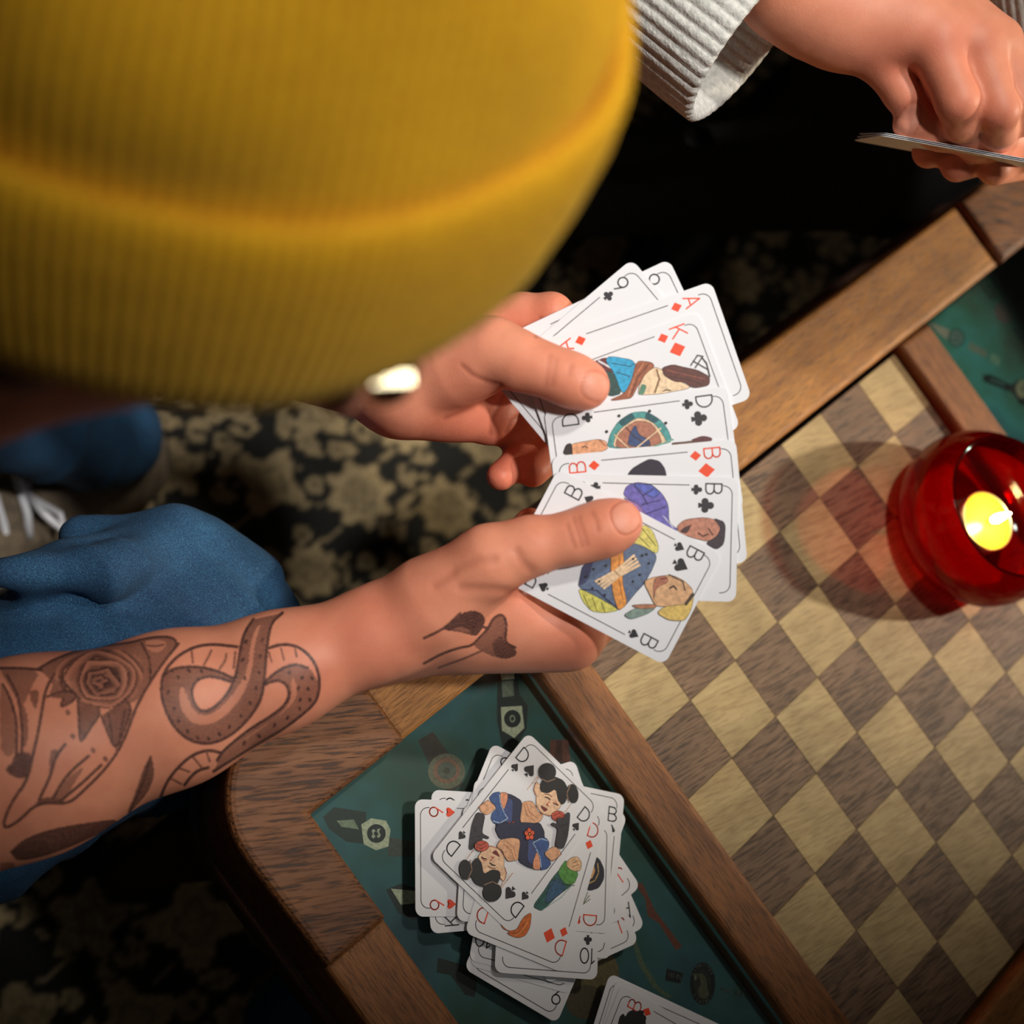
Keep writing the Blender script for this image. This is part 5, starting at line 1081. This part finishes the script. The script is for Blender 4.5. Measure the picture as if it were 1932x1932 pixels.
# --- shoes
SHOE = noisy('beige_suede', srgb(96, 84, 68), srgb(122, 108, 88), 90.0, 0.85); LACE = plain('white_lace', (0.75, 0.76, 0.80), 0.7); SOLE = plain('white_rubber', (0.55, 0.53, 0.5), 0.6)
def shoe(heel, toe, parent):
    h = np.array([heel[0], heel[1], 0.0]); t = np.array([toe[0], toe[1], 0.0]); d = (t-h)/np.linalg.norm(t-h); s = np.array([-d[1], d[0], 0]); z = np.array([0, 0, 1.0])
    fs = coarse([(h+z*0.055, h+z*0.085+d*0.02, 0.036, 0.034), (h+z*0.05, h+d*0.14+z*0.05, 0.036, 0.036), (h+d*0.14+z*0.046, t-d*0.04+z*0.040, 0.038, 0.030)], 0.004, 0.02); V, Q = fs.surface(2); V[:, 2] = np.maximum(V[:, 2], 0.013)
    o = obj('shoe', mesh_np(V, Q, 'shoe'), SHOE, parent)
    out = [tuple((h + d*(0.125+0.165*math.cos(a)) + s*(0.042*math.sin(a)*(1.0+0.12*math.cos(a))))[:2]) for a in [2*math.pi*k/28 for k in range(28)]]
    obj('sole', prism(out, 0.0014, 0.018, 0.003), SOLE, o)
    for k in range(5):
        c = h + d*(0.085+0.019*k); _v, _f = tube([c - s*0.026 + z*(0.074-0.003*k), c - s*0.012 + d*0.006 + z*(0.0885-0.003*k), c + s*0.012 + d*0.012 + z*(0.0885-0.003*k), c + s*0.026 + d*0.016 + z*(0.074-0.003*k)], 0.0035, 6); obj('lace', mesh(_v, _f, smooth=True), LACE, o)
    for sg in (-1, 1):
        c = h + d*0.09 + z*0.09; _v, _f = tube([c, c + s*sg*0.02 + z*0.012, c + s*sg*0.038 - d*0.008 + z*0.004, c + s*sg*0.024 - d*0.014, c], 0.003, 6); obj('lace', mesh(_v, _f, smooth=True), LACE, o)
_fd = np.array([0.62, 0.78, 0])
_h = PZ(205, 905, 0.0); _t = PZ(105, 955, 0.0); shoe(_h, _h + (_t-_h)/np.linalg.norm(_t-_h)*0.28, person1)
shoe(foot_r - _fd*0.03, foot_r + np.array([0.0, 0.25, 0]), person1)
# --- a blue garment left on the rug beside the table
_b0 = PZ(545, 1925, 0.045)
prop(obj('folded_garment', cloth([(_b0, _b0 + np.array([0.07, 0.05, 0.0]), 0.035, 0.03), (_b0 + np.array([0.03, -0.06, 0]), _b0 + np.array([0.09, -0.03, 0]), 0.035, 0.035)], [(_b0 + np.array([-0.02, 0.0, 0.03]), _b0 + np.array([0.06, 0.03, 0.03]), 0.008, 0.008)], 0.004), DENIM), 'dark blue garment lying crumpled on the rug beside the table', 'clothing')

# ------------------------------------------------------------------ person in the white knitted sweater
person2 = empty('person', (-0.62, 0.68, 0.0), label='person in a white ribbed sweater and black trousers holding a few cards', cat='person')
F3 = arm_field([P(1450, -60, .79), P(1960, -60, .79), P(1960, 380, .93)], 0.05, 0.00135, np.eye(3))
F3.group([(P(1330, -190, .86), P(1500, -25, .80), 0.033, 0.0265), (P(1500, -25, .80), P(1580, 40, .80), 0.0265, 0.0225), (P(1560, -40, .815), P(1640, 10, .81), 0.0265, 0.0225),
          (P(1560, 30, .80), P(1652, 98, .80), 0.0215, 0.0140), (P(1600, 0, .795), P(1760, 78, .787), 0.0215, 0.0146), (P(1650, -30, .80), P(1836, 80, .792), 0.021, 0.0142), (P(1690, -50, .81), P(1880, 80, .802), 0.019, 0.0130), (P(1600, 40, .825), P(1720, 90, .825), 0.018, 0.016)], 0.014, 0.012)
fing = (([(1652, 98, .80), (1704, 178, .803), (1742, 222, .810), (1790, 248, .818)], [0.0135, 0.0093, 0.0085, 0.0075]),
        ([(1760, 78, .787), (1806, 190, .786), (1812, 232, .800), (1836, 256, .815)], [0.0142, 0.0106, 0.0090, 0.0076]),
        ([(1836, 80, .792), (1882, 208, .792), (1884, 246, .806), (1890, 262, .815)], [0.0138, 0.0104, 0.0088, 0.0076]),
        ([(1882, 82, .802), (1926, 190, .802), (1930, 232, .812)], [0.0128, 0.0092, 0.0075]))
for pts, r in fing: F3.chain(p3(pts), r, 0.005, 0.0035)
F3.chain(p3([(1640, 70, .83), (1715, 135, .835), (1770, 215, .828)]), [0.017, 0.0105, 0.0088], 0.006, 0.006)
# the other hand: thumb lying on the cards, fingers under them
F3.chain(p3([(2000, 250, .90), (1930, 262, .850), (1850, 262, .826), (1775, 246, .815), (1712, 236, .808)]), [0.022, 0.0165, 0.0115, 0.0098, 0.0078], 0.006, 0.004)
for pts in ([(1960, 260, .92), (1850, 255, .91), (1752, 286, .846)], [(1980, 280, .92), (1890, 285, .91), (1806, 312, .842)], [(2000, 290, .92), (1940, 305, .91), (1876, 318, .842)]):
    F3.chain(p3(pts), [0.016, 0.0105, 0.0092], 0.006, 0.004)
V3, Q3 = F3.surface(2); N3 = normals(V3, Q3)
T3 = skin_tint(V3, [(P(1655, 110, .79), 0.018), (P(1762, 85, .775), 0.014), (P(1838, 95, .78), 0.014), (P(1725, 205, .80), 0.016), (P(1812, 210, .78), 0.013), (P(1884, 222, .785), 0.013), (P(1806, 318, .835), 0.02), (P(1745, 295, .84), 0.018), (P(1720, 130, .81), 0.014)])
nail(T3, V3, N3, P(1712, 232, .80), P(1700, 234, .8)-P(1760, 244, .81), -ROT[2]-0.5*ROT[1], 0.006, 0.005)
fu3 = coarse([(P(1400, -120, .83), P(1290, -240, .875), 0.030, 0.032)]); Vu3, Qu3 = fu3.surface(2)
fw3 = coarse([(P(1985, 270, .905), P(2080, 120, .94), 0.026, 0.028)]); Vw3, Qw3 = fw3.surface(2)
obj('body', body_mesh([(V3, Q3, T3), (Vu3, Qu3, base(Vu3)), (Vw3, Qw3, base(Vw3))]), None, person2)
KNIT = noisy('white_knit', srgb(196, 198, 192), srgb(222, 222, 216), 300.0, 0.9, 0.4, 500.0, 0.2)
def sleeve(name, stations, parent, ribs=46, amp=0.0014, seg=368, wall=0.003):
    """ribbed open-ended sleeve: stations = (centre, radius); mouth first; outer then inner wall"""
    c = [np.asarray(s_[0]) for s_ in stations]; V = []; a = np.arange(seg)*2*math.pi/seg; n = len(c)
    order = [(k, wall) for k in range(n-1, 0, -1)] + [(0, wall*0.7), (0, 0.0), (0, -wall*0.5)] + [(k, -wall) for k in range(1, n)]
    ax = []
    for k in range(n):
        t = c[min(k+1, n-1)]-c[max(k-1, 0)]; t /= np.linalg.norm(t); x = np.cross(ROT[1], t); x /= np.linalg.norm(x); ax.append((x, np.cross(t, x), t))
    for k, off in order:
        x, y, t = ax[k]; push = -0.0015*t if (k == 0 and off == 0.0) else 0
        r = stations[k][1]+off+(amp*np.abs(np.sin(a*ribs/2)) if off >= 0 else -amp*0.6*np.abs(np.sin(a*ribs/2)))
        V.append(c[k] + np.outer(r*np.cos(a), x) + np.outer(r*np.sin(a)*stations[k][2], y) + push)
    V = np.concatenate(V); m = len(order); i = np.arange(m*seg).reshape(m, seg)
    Q = np.stack([i[:-1], np.roll(i, -1, 1)[:-1], np.roll(i, -1, 1)[1:], i[1:]], -1).reshape(-1, 4)
    return obj(name, mesh_np(V, Q, name), KNIT, parent)
m0 = P(1416, 76, .80); e0 = -0.95*(0.76*ROT[0]+0.65*ROT[1]) + 0.14*ROT[2]; e0 /= np.linalg.norm(e0)
sleeve('sweater_sleeve', [(m0 + e0*d, r, 1.0) for d, r in ((0.0, 0.0475), (0.02, 0.0465), (0.05, 0.0455), (0.09, 0.047), (0.14, 0.052), (0.22, 0.058))], person2)
m1 = P(1990, 100, .93); e1 = P(1960, -160, .92)-m1; e1 /= np.linalg.norm(e1)
sleeve('sweater_sleeve', [(m1 + e1*d, r, 1.0) for d, r in ((0.0, 0.036), (0.04, 0.036), (0.10, 0.042), (0.2, 0.05))], person2)
obj('sweater', cloth([(np.array([-0.72, 0.74, 0.46]), np.array([-0.70, 0.70, 0.80]), 0.16, 0.13), (np.array([-0.62, 0.60, 0.86]), m0 + e0*0.2, 0.07, 0.052), (np.array([-0.60, 0.86, 0.86]), m1 + e1*0.19, 0.07, 0.045)], [], 0.008, 0.04), KNIT, person2)
BLACKC = noisy('black_cloth', (0.006, 0.006, 0.007), (0.010, 0.010, 0.011), 60.0, 0.95)
kn = P(1715, 285, 1.19); an = PZ(1085, 352, 0.11); hp = np.array([-0.66, 0.74, 0.43])
obj('trousers', cloth([(an, kn, 0.047, 0.060), (kn, hp, 0.062, 0.095), (hp, hp + np.array([0.10, 0.16, 0]), 0.12, 0.12), (hp + np.array([0.10, 0.16, 0]), np.array([-0.28, 0.80, 0.46]), 0.09, 0.065), (np.array([-0.28, 0.80, 0.46]), np.array([-0.30, 0.74, 0.08]), 0.06, 0.05)],
    [(P(1300, 260, 1.2), P(1520, 230, 1.15), 0.010, 0.010)], 0.006, 0.03), BLACKC, person2)
BLACKL = plain('black_leather', (0.012, 0.009, 0.010), 0.4)
def boot(h, t, parent):
    z = np.array([0, 0, 1.0]); d = (t-h)/np.linalg.norm(t-h); s_ = np.array([-d[1], d[0], 0])
    fs = coarse([(h+z*0.05, h+z*0.12, 0.04, 0.046), (h+z*0.05, h+d*0.15+z*0.045, 0.038, 0.036), (h+d*0.15+z*0.045, h+d*0.22+z*0.038, 0.038, 0.028)], 0.005, 0.02); V, Q = fs.surface(2); V[:, 2] = np.maximum(V[:, 2], 0.012)
    o = obj('boot', mesh_np(V, Q, 'boot'), BLACKL, parent)
    obj('sole', prism([tuple((h + d*(0.105+0.148*math.cos(a)) + s_*0.043*math.sin(a))[:2]) for a in [2*math.pi*k/24 for k in range(24)]], 0.0014, 0.016, 0.003), BLACKL, o)
a0 = np.array([an[0], an[1], 0]); boot(a0, a0 + np.array([-0.12, -0.24, 0])*0.8, person2)
boot(np.array([-0.30, 0.74, 0]), np.array([-0.25, 0.55, 0]), person2)
# cards in that person's hand, seen almost edge-on
exA = P(1945, 306, .805) - P(1658, 253, .800); exA /= np.linalg.norm(exA)
for k, (da, label, idx, su) in enumerate(((0.0, 'lower card held edge-on by the person in the white sweater', '9', 's'), (0.05, 'middle card held edge-on by the person in the white sweater', 'K', 'd'), (0.10, 'upper card held edge-on by the person in the white sweater', 'D', 'd'))):
    ey_ = ROT[2]*0.985 - ROT[1]*(0.19+0.02*k) + exA*da*0.3; ey_ -= exA*(exA @ ey_); ey_ /= np.linalg.norm(ey_)
    # long side along exA; the face looks up and towards the camera's top
    c0 = P(1662+4*k, 256-2.4*k, .803) + exA*CL/2 + ey_*CW/2
    M = frame(c0, ey_, -exA)
    if M[:3, 2] @ (-ROT[1]) < 0: M = frame(c0, ey_, exA)
    card(M, label, idx, su, ['TL', 'TR', 'BL', 'BR'], None, 'cards held by the person in the white sweater')
